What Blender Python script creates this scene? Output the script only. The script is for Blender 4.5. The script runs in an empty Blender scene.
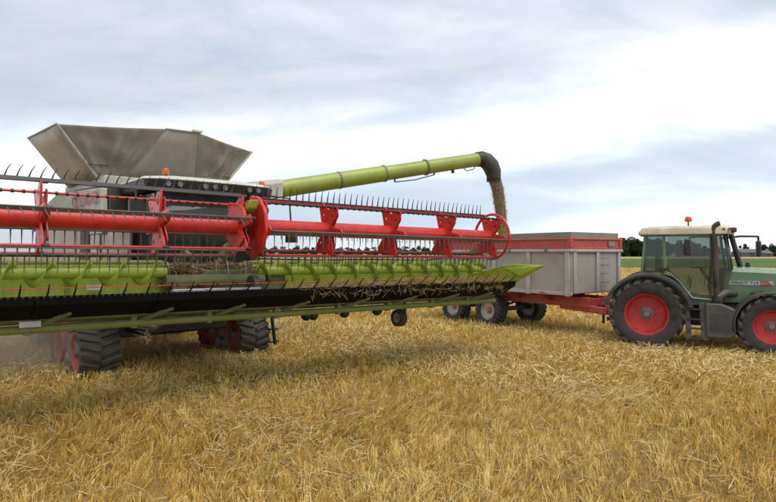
import bpy, bmesh, math, random
import numpy as np
from mathutils import Vector, Matrix, Euler
random.seed(7); RNG = np.random.default_rng(11)
R = math.radians; PI = math.pi
SC = bpy.context.scene
COL = SC.collection

# ------------------------------------------------------------------ camera, world, sun, exposure
cam_d = bpy.data.cameras.new('camera'); cam = bpy.data.objects.new('camera', cam_d); COL.objects.link(cam)
cam.location = (0, 0, 2.4); cam.rotation_euler = (R(90), 0, 0)
cam_d.sensor_width = 36; cam_d.lens = 36*570/776; cam_d.shift_y = 2/776
cam_d.clip_start = .1; cam_d.clip_end = 6000
SC.camera = cam
SC.view_settings.view_transform = 'Standard'; SC.view_settings.look = 'None'
SC.view_settings.exposure = 1.08; SC.view_settings.gamma = 1
SC.render.engine = 'CYCLES'
SC.cycles.use_denoising = True
SC.cycles.max_bounces = 6; SC.cycles.diffuse_bounces = 3; SC.cycles.transparent_max_bounces = 12
SC.cycles.volume_step_rate = 3

SUN_EL, SUN_AZ = 66, 140          # azimuth clockwise from +Y
w = bpy.data.worlds.new('World'); SC.world = w; w.use_nodes = True
nt = w.node_tree; nt.nodes.clear()
def N(t, **k):
    n = nt.nodes.new(t)
    for a, b in k.items(): setattr(n, a, b)
    return n
L = nt.links.new
def math_node(op, a, b=None, c=None):
    n = N('ShaderNodeMath', operation=op)
    for i, x in enumerate((a, b, c)):
        if x is None: continue
        if isinstance(x, (int, float)): n.inputs[i].default_value = x
        else: L(x, n.inputs[i])
    return n.outputs[0]
def ramp(fac, stops, interp='EASE'):
    n = N('ShaderNodeValToRGB'); cr = n.color_ramp; cr.interpolation = interp
    while len(cr.elements) < len(stops): cr.elements.new(.5)
    for e, (p, c) in zip(cr.elements, stops):
        e.position = p; e.color = (c, c, c, 1) if isinstance(c, (int, float)) else (*c, 1)
    L(fac, n.inputs[0]); return n.outputs[0]
out = N('ShaderNodeOutputWorld'); bg = N('ShaderNodeBackground'); bg.inputs[1].default_value = .1
sky = N('ShaderNodeTexSky', sky_type='NISHITA'); sky.sun_disc = False
sky.sun_elevation = R(SUN_EL); sky.sun_rotation = R(SUN_AZ)
tc = N('ShaderNodeTexCoord'); sep = N('ShaderNodeSeparateXYZ'); L(tc.outputs['Generated'], sep.inputs[0])
zz = math_node('MAXIMUM', sep.outputs[2], 0.0)
den = math_node('ADD', zz, .24)
cmb = N('ShaderNodeCombineXYZ')                       # the cloud deck seen in perspective
L(math_node('DIVIDE', sep.outputs[0], den), cmb.inputs[0]); L(math_node('DIVIDE', sep.outputs[1], den), cmb.inputs[1])
mp = N('ShaderNodeMapping'); L(cmb.outputs[0], mp.inputs[0]); mp.inputs['Rotation'].default_value = (0, 0, R(18)); mp.inputs['Scale'].default_value = (.55, 1.0, 1)
mp.inputs['Location'].default_value = (3.1, 1.7, 0)
n1 = N('ShaderNodeTexNoise'); n1.inputs['Scale'].default_value = .75; n1.inputs['Detail'].default_value = 7; n1.inputs['Roughness'].default_value = .52; n1.inputs['Distortion'].default_value = .35
L(mp.outputs[0], n1.inputs['Vector'])
n2 = N('ShaderNodeTexNoise'); n2.inputs['Scale'].default_value = 2.6; n2.inputs['Detail'].default_value = 8; n2.inputs['Roughness'].default_value = .6; n2.inputs['Distortion'].default_value = .5
L(mp.outputs[0], n2.inputs['Vector'])
# deck thickness: noise, thinner in a pale belt some 8 to 14 degrees up, thicker overhead
tilt = math_node('MAXIMUM', math_node('MULTIPLY_ADD', sep.outputs[0], -.12, zz), 0.0)
belt = ramp(tilt, [(0, .34), (.045, .60), (.095, .56), (.14, .26), (.175, .03), (.20, .08), (.235, .34), (.29, .60), (.5, .60)])
thick = math_node('ADD', math_node('MULTIPLY_ADD', n1.outputs['Fac'], 1.0, -.5), belt)
thick = math_node('ADD', thick, math_node('MULTIPLY_ADD', n2.outputs['Fac'], .5, -.25))
cl = ramp(thick, [(0, (6.6, 6.6, 6.7)), (.25, (5.6, 5.7, 5.9)), (.5, (3.75, 3.98, 4.4)), (.75, (2.75, 2.98, 3.4)), (1, (2.3, 2.5, 2.95))], 'LINEAR')
gap = ramp(math_node('ADD', n2.outputs['Fac'], math_node('MULTIPLY', n1.outputs['Fac'], .4)), [(.62, 0), (.85, .22)])
low = ramp(zz, [(0, (.98, 1.0, 1.02)), (.05, (.92, 1.0, 1.07)), (.13, (.93, 1.0, 1.06)), (.22, (1, 1, 1))])
ml = N('ShaderNodeMixRGB', blend_type='MULTIPLY'); ml.inputs[0].default_value = 1; L(cl, ml.inputs[1]); L(low, ml.inputs[2])
mx = N('ShaderNodeMixRGB'); L(gap, mx.inputs[0]); L(ml.outputs[0], mx.inputs[1]); L(sky.outputs[0], mx.inputs[2])
L(mx.outputs[0], bg.inputs[0]); L(bg.outputs[0], out.inputs[0])

sd = bpy.data.lights.new('sun', 'SUN'); sd.energy = 1.15; sd.angle = R(50); sd.color = (1, .96, .9)
sun = bpy.data.objects.new('sun', sd); COL.objects.link(sun)
sv = Vector((math.sin(R(SUN_AZ))*math.cos(R(SUN_EL)), math.cos(R(SUN_AZ))*math.cos(R(SUN_EL)), math.sin(R(SUN_EL))))
sun.rotation_euler = sv.to_track_quat('Z', 'Y').to_euler(); sun.location = (0, 0, 30)

# ------------------------------------------------------------------ materials
MATS = {}
def mat(name, col, rough=.55, metal=0., var=.18, scale=5., dust=.25, dustcol=(.33, .26, .16), coat=0., bump=0., spec=.5, runs=0.):
    if name in MATS: return MATS[name]
    m = bpy.data.materials.new(name); m.use_nodes = True; t = m.node_tree; b = t.nodes['Principled BSDF']
    n = t.nodes.new; l = t.links.new
    c = n('ShaderNodeTexCoord')
    a = n('ShaderNodeTexNoise'); a.inputs['Scale'].default_value = scale; a.inputs['Detail'].default_value = 6; a.inputs['Roughness'].default_value = .65
    l(c.outputs['Object'], a.inputs['Vector'])
    r1 = n('ShaderNodeValToRGB'); e = r1.color_ramp.elements
    e[0].position = .3; e[1].position = .7
    e[0].color = (*[x*(1-var) for x in col], 1); e[1].color = (*[min(1, x*(1+var)) for x in col], 1)
    l(a.outputs['Fac'], r1.inputs[0])
    d = n('ShaderNodeTexNoise'); d.inputs['Scale'].default_value = scale*.55; d.inputs['Detail'].default_value = 9; d.inputs['Roughness'].default_value = .72
    l(c.outputs['Object'], d.inputs['Vector'])
    r2 = n('ShaderNodeValToRGB'); e = r2.color_ramp.elements
    e[0].position = .38; e[1].position = .72; e[0].color = (dust*.3,)*3+(1,); e[1].color = (min(1, dust*1.7),)*3+(1,)
    l(d.outputs['Fac'], r2.inputs[0])
    x = n('ShaderNodeMixRGB'); l(r2.outputs[0], x.inputs[0]); l(r1.outputs[0], x.inputs[1]); x.inputs[2].default_value = (*dustcol, 1)
    base = x.outputs[0]
    if runs:
        mp_ = n('ShaderNodeMapping'); mp_.inputs['Scale'].default_value = (7, 7, .55); l(c.outputs['Object'], mp_.inputs[0])
        rn = n('ShaderNodeTexNoise'); rn.inputs['Scale'].default_value = 2.0; rn.inputs['Detail'].default_value = 5; l(mp_.outputs[0], rn.inputs['Vector'])
        r3 = n('ShaderNodeValToRGB'); e = r3.color_ramp.elements; e[0].position = .52; e[1].position = .74; e[0].color = (0, 0, 0, 1); e[1].color = (runs,)*3+(1,); l(rn.outputs['Fac'], r3.inputs[0])
        y = n('ShaderNodeMixRGB'); l(r3.outputs[0], y.inputs[0]); l(base, y.inputs[1]); y.inputs[2].default_value = (.16, .11, .065, 1); base = y.outputs[0]
    l(base, b.inputs['Base Color'])
    q = n('ShaderNodeMath'); q.operation = 'MULTIPLY_ADD'; q.inputs[1].default_value = .45; q.inputs[2].default_value = rough-.06; l(r2.outputs[0], q.inputs[0])
    l(q.outputs[0], b.inputs['Roughness'])
    b.inputs['Metallic'].default_value = metal; b.inputs['Coat Weight'].default_value = coat; b.inputs['Specular IOR Level'].default_value = spec
    if bump:
        bp = n('ShaderNodeBump'); bp.inputs['Strength'].default_value = bump; bp.inputs['Distance'].default_value = .04
        l(d.outputs['Fac'], bp.inputs['Height']); l(bp.outputs[0], b.inputs['Normal'])
    MATS[name] = m; return m
def glass(name, tint, refl=.9, rough=.03, film=.1):
    m = bpy.data.materials.new(name); m.use_nodes = True; t = m.node_tree; t.nodes.clear()
    o = t.nodes.new('ShaderNodeOutputMaterial'); tr = t.nodes.new('ShaderNodeBsdfTransparent'); tr.inputs[0].default_value = (*tint, 1)
    g = t.nodes.new('ShaderNodeBsdfGlossy'); g.inputs['Roughness'].default_value = rough; g.inputs[0].default_value = (refl,)*3+(1,)
    fr = t.nodes.new('ShaderNodeFresnel'); fr.inputs[0].default_value = 1.5
    x = t.nodes.new('ShaderNodeMixShader'); t.links.new(fr.outputs[0], x.inputs[0]); t.links.new(tr.outputs[0], x.inputs[1]); t.links.new(g.outputs[0], x.inputs[2])
    df = t.nodes.new('ShaderNodeBsdfDiffuse'); df.inputs[0].default_value = (.42, .43, .38, 1); y = t.nodes.new('ShaderNodeMixShader')
    nz = t.nodes.new('ShaderNodeTexNoise'); nz.inputs['Scale'].default_value = 3; nz.inputs['Detail'].default_value = 6; mm = t.nodes.new('ShaderNodeMath'); mm.operation = 'MULTIPLY'; mm.inputs[1].default_value = film*2; t.links.new(nz.outputs['Fac'], mm.inputs[0]); t.links.new(mm.outputs[0], y.inputs[0])
    t.links.new(x.outputs[0], y.inputs[1]); t.links.new(df.outputs[0], y.inputs[2]); t.links.new(y.outputs[0], o.inputs[0]); return m
red = mat('red_paint', (.58, .016, .010), .42, dust=.07, coat=.12, var=.28, scale=7)
redw = mat('worn_red_paint', (.50, .04, .028), .55, dust=.25, runs=.4)
redrim = mat('rim_red', (.52, .014, .02), .5, dust=.12)
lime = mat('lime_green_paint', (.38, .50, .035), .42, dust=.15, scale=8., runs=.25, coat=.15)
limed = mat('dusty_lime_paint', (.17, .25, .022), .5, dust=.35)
olive = mat('dull_green_paint', (.10, .15, .03), .55, dust=.4)
augerm = mat('auger_green', (.29, .36, .03), .42, dust=.2, coat=.2, scale=2.2)
cream = mat('cream_panel', (.54, .52, .45), .5, dust=.4, scale=2., runs=.4)
creaml = mat('pale_roof', (.62, .60, .53), .45, dust=.3, scale=2.)
flap = mat('tank_sheet', (.52, .495, .43), .5, dust=.18, scale=1.6, runs=.35)
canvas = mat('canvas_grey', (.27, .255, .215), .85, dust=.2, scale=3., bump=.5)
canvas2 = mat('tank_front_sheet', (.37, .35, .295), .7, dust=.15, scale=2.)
black = mat('black_metal', (.012, .012, .012), .45, dust=.04)
dark = mat('dark_frame', (.022, .022, .02), .6, dust=.10)
grey = mat('grey_steel', (.19, .18, .17), .45, metal=.3, dust=.25)
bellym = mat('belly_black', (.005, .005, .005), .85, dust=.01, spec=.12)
steel = mat('bare_steel', (.5, .5, .5), .3, metal=.9, dust=.15)
tinem = mat('tine_plastic', (.022, .02, .022), .45, dust=.06)
tinec = mat('tine_grey', (.07, .062, .06), .5, dust=.2)
lugr = mat('lug_rubber', (.032, .030, .027), .8, dust=.3, scale=9., dustcol=(.22, .18, .13))
trackr = mat('track_rubber', (.026, .024, .022), .8, dust=.38, scale=7., dustcol=(.20, .165, .115))
idlerm = mat('dusty_idler_red', (.38, .025, .02), .6, dust=.4)
rubber = mat('tyre_rubber', (.018, .0175, .017), .8, dust=.2, scale=9., bump=.3, dustcol=(.17, .145, .11))
white = mat('white_plastic', (.7, .7, .68), .45, dust=.2)
tgreen = mat('tractor_green', (.085, .165, .062), .38, dust=.10, coat=.3, dustcol=(.2, .2, .12))
tgrey = mat('charcoal_plastic', (.03, .03, .033), .55, dust=.10)
tgrey2 = mat('charcoal_box', (.045, .045, .047), .55, dust=.15)
tcream = mat('tractor_roof_cream', (.62, .54, .38), .5, dust=.2)
rust = mat('rusty_exhaust', (.028, .018, .015), .7, dust=.15, var=.4)
amber = mat('amber_lens', (.58, .10, .012), .25, dust=.05)
lens = mat('lamp_lens', (.12, .12, .125), .25, dust=.15)
alu = mat('trailer_alu', (.42, .40, .365), .55, metal=.1, dust=.3, scale=1.5, bump=.1, runs=.12)
alud = mat('trailer_rib', (.48, .465, .43), .5, metal=.1, dust=.25, scale=2.)
mesh_ext = mat('grey_board', (.24, .215, .18), .8, dust=.3)
rimg = mat('rim_pale', (.45, .44, .42), .5, dust=.35)
orange = mat('orange_hub', (.5, .1, .03), .5, dust=.2)
redletter = mat('faded_red_letter', (.45, .10, .08), .6, dust=.3, dustcol=(.45, .40, .33))
decw = mat('decal_white', (.42, .44, .41), .5, dust=.1)
decr = mat('decal_red', (.5, .03, .02), .5, dust=.1)
decb = mat('decal_black', (.02, .025, .02), .5, dust=.05)
seatm = mat('seat_fabric', (.03, .03, .035), .9, dust=.1)
gl_dark = glass('cab_glass_dark', (.36, .40, .36), film=.10)
gl_cab = glass('cab_glass', (.66, .72, .68), film=.09)
grain_m = mat('wheat_grain', (.42, .27, .13), .7, dust=.2, var=.3, scale=30)

# ------------------------------------------------------------------ mesh helpers
class MB:
    def __init__(s, off=(0, 0, 0)): s.v = []; s.f = []; s.o = Vector(off)
    def add(s, vs, fs):
        b = len(s.v); s.v += [tuple(Vector(p)+s.o) for p in vs]; s.f += [tuple(b+i for i in q) for q in fs]; return s
    def box(s, c, size, rot=None):
        x, y, z = [q/2 for q in size]; c = Vector(c)
        vs = [Vector((i, j, k)) for i in (-x, x) for j in (-y, y) for k in (-z, z)]
        if rot is not None: vs = [Euler(rot).to_matrix() @ p for p in vs]
        return s.add([c+p for p in vs], [(0, 1, 3, 2), (4, 6, 7, 5), (0, 4, 5, 1), (2, 3, 7, 6), (0, 2, 6, 4), (1, 5, 7, 3)])
    def bb(s, x0, x1, y0, y1, z0, z1): return s.box(((x0+x1)/2, (y0+y1)/2, (z0+z1)/2), (abs(x1-x0), abs(y1-y0), abs(z1-z0)))
    def bar(s, p0, p1, w_, h_, up=(0, 0, 1)):
        p0, p1 = Vector(p0), Vector(p1); d = (p1-p0).normalized(); u = Vector(up)
        if abs(d.dot(u)) > .98: u = Vector((1, 0, 0))
        a = d.cross(u).normalized()*w_/2; b = a.cross(d).normalized()*h_/2
        vs = [p+i*a+j*b for p in (p0, p1) for i, j in ((-1, -1), (1, -1), (1, 1), (-1, 1))]
        return s.add(vs, [(0, 1, 2, 3), (7, 6, 5, 4)]+[(i, 4+i, 4+(i+1) % 4, (i+1) % 4) for i in range(4)])
    def tube(s, pts, r, n=8, caps=True):
        pts = [Vector(p) for p in pts]; rs = r if isinstance(r, (list, tuple)) else [r]*len(pts)
        d0 = (pts[1]-pts[0]).normalized(); u = d0.orthogonal().normalized(); vs = []; fs = []
        for i, p in enumerate(pts):
            d = (pts[min(i+1, len(pts)-1)]-pts[max(i-1, 0)]).normalized()
            u = (u-d*u.dot(d)).normalized(); v = d.cross(u)
            vs += [p+rs[i]*(math.cos(2*PI*k/n)*u+math.sin(2*PI*k/n)*v) for k in range(n)]
        for i in range(len(pts)-1):
            fs += [(i*n+k, i*n+(k+1) % n, (i+1)*n+(k+1) % n, (i+1)*n+k) for k in range(n)]
        if caps: fs += [tuple(range(n))[::-1], tuple((len(pts)-1)*n+k for k in range(n))]
        return s.add(vs, fs)
    def prism(s, poly, axis, a, b):
        def P(q, t): return {'x': (t, q[0], q[1]), 'y': (q[0], t, q[1]), 'z': (q[0], q[1], t)}[axis]
        n = len(poly); vs = [P(q, a) for q in poly]+[P(q, b) for q in poly]
        return s.add(vs, [tuple(range(n)), tuple(range(2*n-1, n-1, -1))]+[(i, (i+1) % n, n+(i+1) % n, n+i) for i in range(n)])
    def lathe(s, prof, c, n=32, axis='y', closed=False):
        vs = []; fs = []; c = Vector(c)
        for a, r in prof:
            for k in range(n):
                t = 2*PI*k/n; p, q = r*math.cos(t), r*math.sin(t)
                vs.append(c+Vector({'y': (p, a, q), 'x': (a, p, q), 'z': (p, q, a)}[axis]))
        m = len(prof)
        for i in range(m if closed else m-1):
            j = (i+1) % m
            fs += [(i*n+k, i*n+(k+1) % n, j*n+(k+1) % n, j*n+k) for k in range(n)]
        return s.add(vs, fs)
    def loft(s, rings, caps=True):
        n = len(rings[0]); vs = [p for r in rings for p in r]; fs = []
        for i in range(len(rings)-1): fs += [(i*n+k, i*n+(k+1) % n, (i+1)*n+(k+1) % n, (i+1)*n+k) for k in range(n)]
        if caps: fs += [tuple(range(n))[::-1], tuple((len(rings)-1)*n+k for k in range(n))]
        return s.add(vs, fs)
    def sheet(s, fn, nu, nv):
        vs = [fn(i/nu, j/nv) for i in range(nu+1) for j in range(nv+1)]
        return s.add(vs, [(i*(nv+1)+j, (i+1)*(nv+1)+j, (i+1)*(nv+1)+j+1, i*(nv+1)+j+1) for i in range(nu) for j in range(nv)])
    def mesh(s, name, m, smooth=35):
        me = bpy.data.meshes.new(name); me.from_pydata(s.v, [], s.f)
        bm = bmesh.new(); bm.from_mesh(me); bmesh.ops.recalc_face_normals(bm, faces=bm.faces); bm.to_mesh(me); bm.free()
        if smooth:
            me.polygons.foreach_set('use_smooth', [True]*len(me.polygons)); me.set_sharp_from_angle(angle=R(smooth))
        me.materials.append(m); return me
    def build(s, name, m, parent=None, bev=0, solid=0, smooth=35):
        o = bpy.data.objects.new(name, s.mesh(name, m, smooth)); COL.objects.link(o); o.parent = parent
        if solid:
            k = o.modifiers.new('thickness', 'SOLIDIFY'); k.thickness = solid; k.offset = 0
        if bev:
            k = o.modifiers.new('bevel', 'BEVEL'); k.width = bev; k.segments = 2; k.limit_method = 'ANGLE'; k.angle_limit = R(40)
        return o
def tag(o, label=None, cat=None, group=None, kind=None):
    for k, v in (('label', label), ('category', cat), ('group', group), ('kind', kind)):
        if v: o[k] = v
    return o
def empty(name, loc, rz=0, parent=None):
    o = bpy.data.objects.new(name, None); COL.objects.link(o); o.location = loc; o.rotation_euler = (0, 0, rz); o.parent = parent
    o.empty_display_size = .3; return o
def inst(name, me, parent, loc=(0, 0, 0), rot=(0, 0, 0), scale=(1, 1, 1)):
    o = bpy.data.objects.new(name, me); COL.objects.link(o); o.parent = parent; o.location = loc; o.rotation_euler = rot; o.scale = scale; return o
def text(name, body, size, m, parent, loc, rot, ext=.002, shear=0, width=None):
    cu = bpy.data.curves.new(name, 'FONT'); cu.body = body; cu.size = size; cu.extrude = ext; cu.shear = shear; cu.align_x = 'CENTER'; cu.align_y = 'CENTER'
    cu.offset = size*.012
    tmp = bpy.data.objects.new(name, cu); COL.objects.link(tmp); bpy.context.view_layer.update()
    me = bpy.data.meshes.new_from_object(tmp.evaluated_get(bpy.context.evaluated_depsgraph_get())); bpy.data.objects.remove(tmp)
    me.materials.clear(); me.materials.append(m)
    if width:
        xs = [v.co.x for v in me.vertices]; k = width/(max(xs)-min(xs))
        for v in me.vertices: v.co.x *= k
    return inst(name, me, parent, loc, rot)
def star_plate(mb, cx, cz, y, th, angs, ro, ri, rh=0, holes=0, lobe=.12):
    """flat star plate in the x-z plane with round holes"""
    bm = bmesh.new(); outer = []
    for a in angs:
        for da, r in ((-R(60)/2, ri[angs.index(a) % len(ri)]), (-lobe*1.0, ro*.90), (-lobe*.45, ro), (lobe*.45, ro), (lobe*1.0, ro*.90)):
            outer.append((cx+r*math.cos(a+da), cz+r*math.sin(a+da)))
    loops = [outer]
    if holes:
        for a in angs:
            for rr, rad in ((holes, rh), (holes+.1, rh*.6)):
                hx, hz = cx+rr*math.cos(a), cz+rr*math.sin(a)
                loops.append([(hx+rad*math.cos(2*PI*k/8), hz+rad*math.sin(2*PI*k/8)) for k in range(8)])
    for lp in loops:
        vs = [bm.verts.new((p[0], 0, p[1])) for p in lp]
        for i in range(len(vs)): bm.edges.new((vs[i], vs[(i+1) % len(vs)]))
    bmesh.ops.triangle_fill(bm, use_beauty=True, use_dissolve=False, edges=bm.edges[:])
    bm.verts.index_update(); n = len(bm.verts)
    vs = [(v.co.x, y-th/2, v.co.z) for v in bm.verts]+[(v.co.x, y+th/2, v.co.z) for v in bm.verts]
    fs = [tuple(v.index for v in f.verts) for f in bm.faces]
    fs2 = fs+[tuple(i+n for i in reversed(q)) for q in fs]
    for e in bm.edges:
        if len(e.link_faces) == 1: a_, b_ = [v.index for v in e.verts]; fs2.append((a_, b_, b_+n, a_+n))
    bm.free(); return mb.add(vs, fs2)

# ------------------------------------------------------------------ terrain and far fields
def straw_ground(name, base, hi, lo, sc=1.):
    m = bpy.data.materials.new(name); m.use_nodes = True; t = m.node_tree; b = t.nodes['Principled BSDF']; n = t.nodes.new; l = t.links.new
    c = n('ShaderNodeTexCoord')
    def noise(s_, d_, r_=.6, st=None):
        x = n('ShaderNodeTexNoise'); x.inputs['Scale'].default_value = s_; x.inputs['Detail'].default_value = d_; x.inputs['Roughness'].default_value = r_
        if st:
            mm = n('ShaderNodeMapping'); mm.inputs['Scale'].default_value = st; mm.inputs['Rotation'].default_value = (0, 0, R(47)); l(c.outputs['Object'], mm.inputs[0]); l(mm.outputs[0], x.inputs['Vector'])
        else: l(c.outputs['Object'], x.inputs['Vector'])
        return x.outputs['Fac']
    a = noise(14*sc, 8, .75); p = noise(.35*sc, 5, .6, (.35, 1.6, 1))
    r1 = n('ShaderNodeValToRGB'); e = r1.color_ramp.elements; e[0].position = .35; e[1].position = .68; e[0].color = (*lo, 1); e[1].color = (*base, 1); l(a, r1.inputs[0])
    r2 = n('ShaderNodeValToRGB'); e = r2.color_ramp.elements; e[0].position = .42; e[1].position = .7; e[0].color = (0, 0, 0, 1); e[1].color = (.7, .7, .7, 1); l(p, r2.inputs[0])
    x = n('ShaderNodeMixRGB'); l(r2.outputs[0], x.inputs[0]); l(r1.outputs[0], x.inputs[1]); x.inputs[2].default_value = (*hi, 1)
    l(x.outputs[0], b.inputs['Base Color']); b.inputs['Roughness'].default_value = .95; b.inputs['Specular IOR Level'].default_value = .1
    bp = n('ShaderNodeBump'); bp.inputs['Strength'].default_value = .7; bp.inputs['Distance'].default_value = .04; l(a, bp.inputs['Height']); l(bp.outputs[0], b.inputs['Normal'])
    return m
g = MB().sheet(lambda u, v: (-3000+6000*u, -200+5200*v, 0), 24, 24).build('ground', straw_ground('stubble_ground', (.34, .225, .075), (.42, .30, .11), (.11, .07, .028)), None, smooth=0)
tag(g, 'golden cereal stubble field reaching to the horizon', 'field', kind='structure')
f1 = MB().add([(34, 96, .05), (420, 92, .05), (700, 235, .05), (30, 232, .05)], [(0, 1, 2, 3)]).build('field', straw_ground('green_crop', (.09, .15, .03), (.13, .19, .05), (.06, .11, .02), .3), None, smooth=0)
tag(f1, 'flat green crop field beyond the stubble behind the tractor', 'field', kind='structure')
f2 = MB().add([(-900, 245, .06), (900, 245, .06), (1500, 900, .06), (-1500, 900, .06)], [(0, 1, 2, 3)]).build('field', straw_ground('far_ripe_crop', (.42, .32, .17), (.46, .36, .2), (.33, .25, .13), .1), None, smooth=0)
tag(f2, 'pale ripe grain field in the distance below the trees', 'field', kind='structure')

# ------------------------------------------------------------------ stubble (stuff): short cut stems in rows, plus loose straw
def straw_material(name, c0, c1, c2):
    m = bpy.data.materials.new(name); m.use_nodes = True; t = m.node_tree; b = t.nodes['Principled BSDF']
    at = t.nodes.new('ShaderNodeAttribute'); at.attribute_name = 'tint'
    r = t.nodes.new('ShaderNodeValToRGB'); r.color_ramp.elements.new(.5)
    for e, (p, c) in zip(r.color_ramp.elements, ((0, c0), (.55, c1), (1, c2))): e.position = p; e.color = (*c, 1)
    t.links.new(at.outputs['Fac'], r.inputs[0]); t.links.new(r.outputs[0], b.inputs['Base Color'])
    b.inputs['Roughness'].default_value = .6; b.inputs['Specular IOR Level'].default_value = .3
    return m
def stem_mesh(name, P0, P1, rad, tint, m, sides=3, taper=.8):
    n = len(P0); d = P1-P0; d /= np.linalg.norm(d, axis=1, keepdims=True)+1e-9
    ref = np.where(np.abs(d[:, 2:3]) > .9, np.array([[1., 0, 0]]), np.array([[0, 0, 1.]]))
    u = np.cross(d, ref); u /= np.linalg.norm(u, axis=1, keepdims=True)+1e-9; v = np.cross(d, u)
    if sides == 2:
        ph = RNG.uniform(-.6, .6, n)[:, None]; wv = u*np.cos(ph)+v*np.sin(ph); wv = np.where(ref[:, :1] > 0, np.stack([np.cos(ph[:, 0]), np.sin(ph[:, 0])*.6, 0*ph[:, 0]], 1), wv)
        V = np.stack([P0-wv*rad[:, None], P0+wv*rad[:, None], P1+wv*rad[:, None]*taper, P1-wv*rad[:, None]*taper], 1); per = 4
        F = np.arange(n)[:, None]*4+np.array([[0, 1, 2, 3]])
    else:
        ph = RNG.uniform(0, 6.28, n); rings = []
        for P, k in ((P0, 1.), (P1, taper)):
            for j in range(3):
                a = (ph+2*PI*j/3)[:, None]; rings.append(P+(u*np.cos(a)+v*np.sin(a))*rad[:, None]*k)
        V = np.stack(rings, 1); per = 6
        q = np.array([[0, 1, 4, 3], [1, 2, 5, 4], [2, 0, 3, 5]])
        F = (np.arange(n)[:, None, None]*6+q[None]).reshape(-1, 4)
    V = V.reshape(-1, 3).astype(np.float32); F = F.astype(np.int32)
    me = bpy.data.meshes.new(name); me.vertices.add(len(V)); me.vertices.foreach_set('co', V.ravel())
    me.loops.add(F.size); me.loops.foreach_set('vertex_index', F.ravel()); me.polygons.add(len(F)); me.polygons.foreach_set('loop_start', np.arange(len(F), dtype=np.int32)*4)
    me.update(); at = me.attributes.new('tint', 'FLOAT', 'POINT'); at.data.foreach_set('value', np.repeat(tint, per).astype(np.float32))
    me.materials.append(m); return me
def lowfreq(x, y, s, seed):
    r = np.random.default_rng(seed); o = np.zeros_like(x)
    for k in range(7):
        a = r.uniform(0, 6.28); f = s*r.uniform(.5, 2.2); o += np.sin((x*math.cos(a)+y*math.sin(a))*f+r.uniform(0, 6.28))
    return o/7**.5
stm = straw_material('stubble_straw', (.37, .21, .035), (.73, .485, .105), (.88, .70, .27))
lsm = straw_material('loose_straw_pale', (.50, .36, .13), (.68, .54, .25), (.82, .70, .42))
FX, FY = .678, -.735            # rows run along the combine's driving direction
def scatter(y0, y1, dens, mar=2.5):
    amax = 0.72*y1+mar; n = int(dens*(y1-y0)*2*amax)
    y = RNG.uniform(y0, y1, n); x = RNG.uniform(-amax, amax, n); k = np.abs(x) < .72*y+mar; return x[k], y[k]
stub_root = empty('stubble', (0, 10, 0)); tag(stub_root, 'short golden cut stems standing all over the field', 'stubble', kind='stuff')
for (y0, y1, dens, rad, sides, hk) in ((3.6, 9, 1250, .0040, 3, 1.1), (9, 17, 700, .0052, 3, 1.1), (17, 36, 220, .008, 2, 1.1), (36, 90, 26, .02, 2, 1.05)):
    x, y = scatter(y0, y1, dens)
    a = x*FX+y*FY; b = -x*FY+y*FX                     # along / across the rows
    tr = np.zeros((len(a), 4)); tr[:, 0] = RNG.uniform(0, 1, len(a)); tr[:, 1:] = RNG.normal(0, 1, (len(a), 3))
    if y1 < 40:                                       # stems stand in tufts along the drilled rows
        rb_ = np.round(b/.125); ra_ = np.round((a+rb_*.037)/.085)
        hid = ((ra_.astype(np.int64)*73856093) ^ (rb_.astype(np.int64)*19349663)) % 4096
        tab = np.random.default_rng(77); tu = tab.uniform(0, 1, 4096); tn = tab.normal(0, 1, (4096, 3))
        tr = np.concatenate([tu[hid][:, None], tn[hid]], 1)
        b = rb_*.125+RNG.normal(0, .026, len(b)); a = ra_*.085-rb_*.037+RNG.normal(0, .026, len(a))
        k_ = tr[:, 0] > .22; a, b, tr = a[k_], b[k_], tr[k_]
    x, y = a*FX-b*FY, a*FY+b*FX
    pat = lowfreq(x, y, 1.1, 3); wet = lowfreq(x, y, .55, 9)
    keep = RNG.uniform(0, 1, len(x)) < .9+.12*pat; x, y, pat, wet, tr = x[keep], y[keep], pat[keep], wet[keep], tr[keep]
    n = len(x); h = .84*hk*np.clip(RNG.normal(.118, .032, n)+.016*pat+.026*tr[:, 1], .03, .25)
    la = RNG.uniform(0, 6.28, n); lm = np.abs(RNG.normal(0, .34, n)); bias = np.clip(lowfreq(x, y, 1.0, 5)+.2, 0, 2)*.5
    P0 = np.stack([x, y, np.zeros(n)-.01], 1)
    P1 = np.stack([x+h*(lm*np.cos(la)+bias*.8+.28*tr[:, 2]), y+h*(lm*np.sin(la)-bias*.3+.28*tr[:, 3]), h/np.sqrt(1+lm**2+bias**2)], 1)
    tint = np.clip(.47+.09*wet+.14*tr[:, 1]+RNG.normal(0, .24, n), 0, 1)
    inst('stems', stem_mesh('stems', P0, P1, rad*RNG.uniform(.7, 1.35, n), tint, stm, sides), stub_root, (0, -10, 0))['kind'] = 'stuff'
straw_root = empty('loose_straw', (0, 10, 0)); tag(straw_root, 'pale loose straw lying scattered on the stubble', 'straw', kind='stuff')
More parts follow.
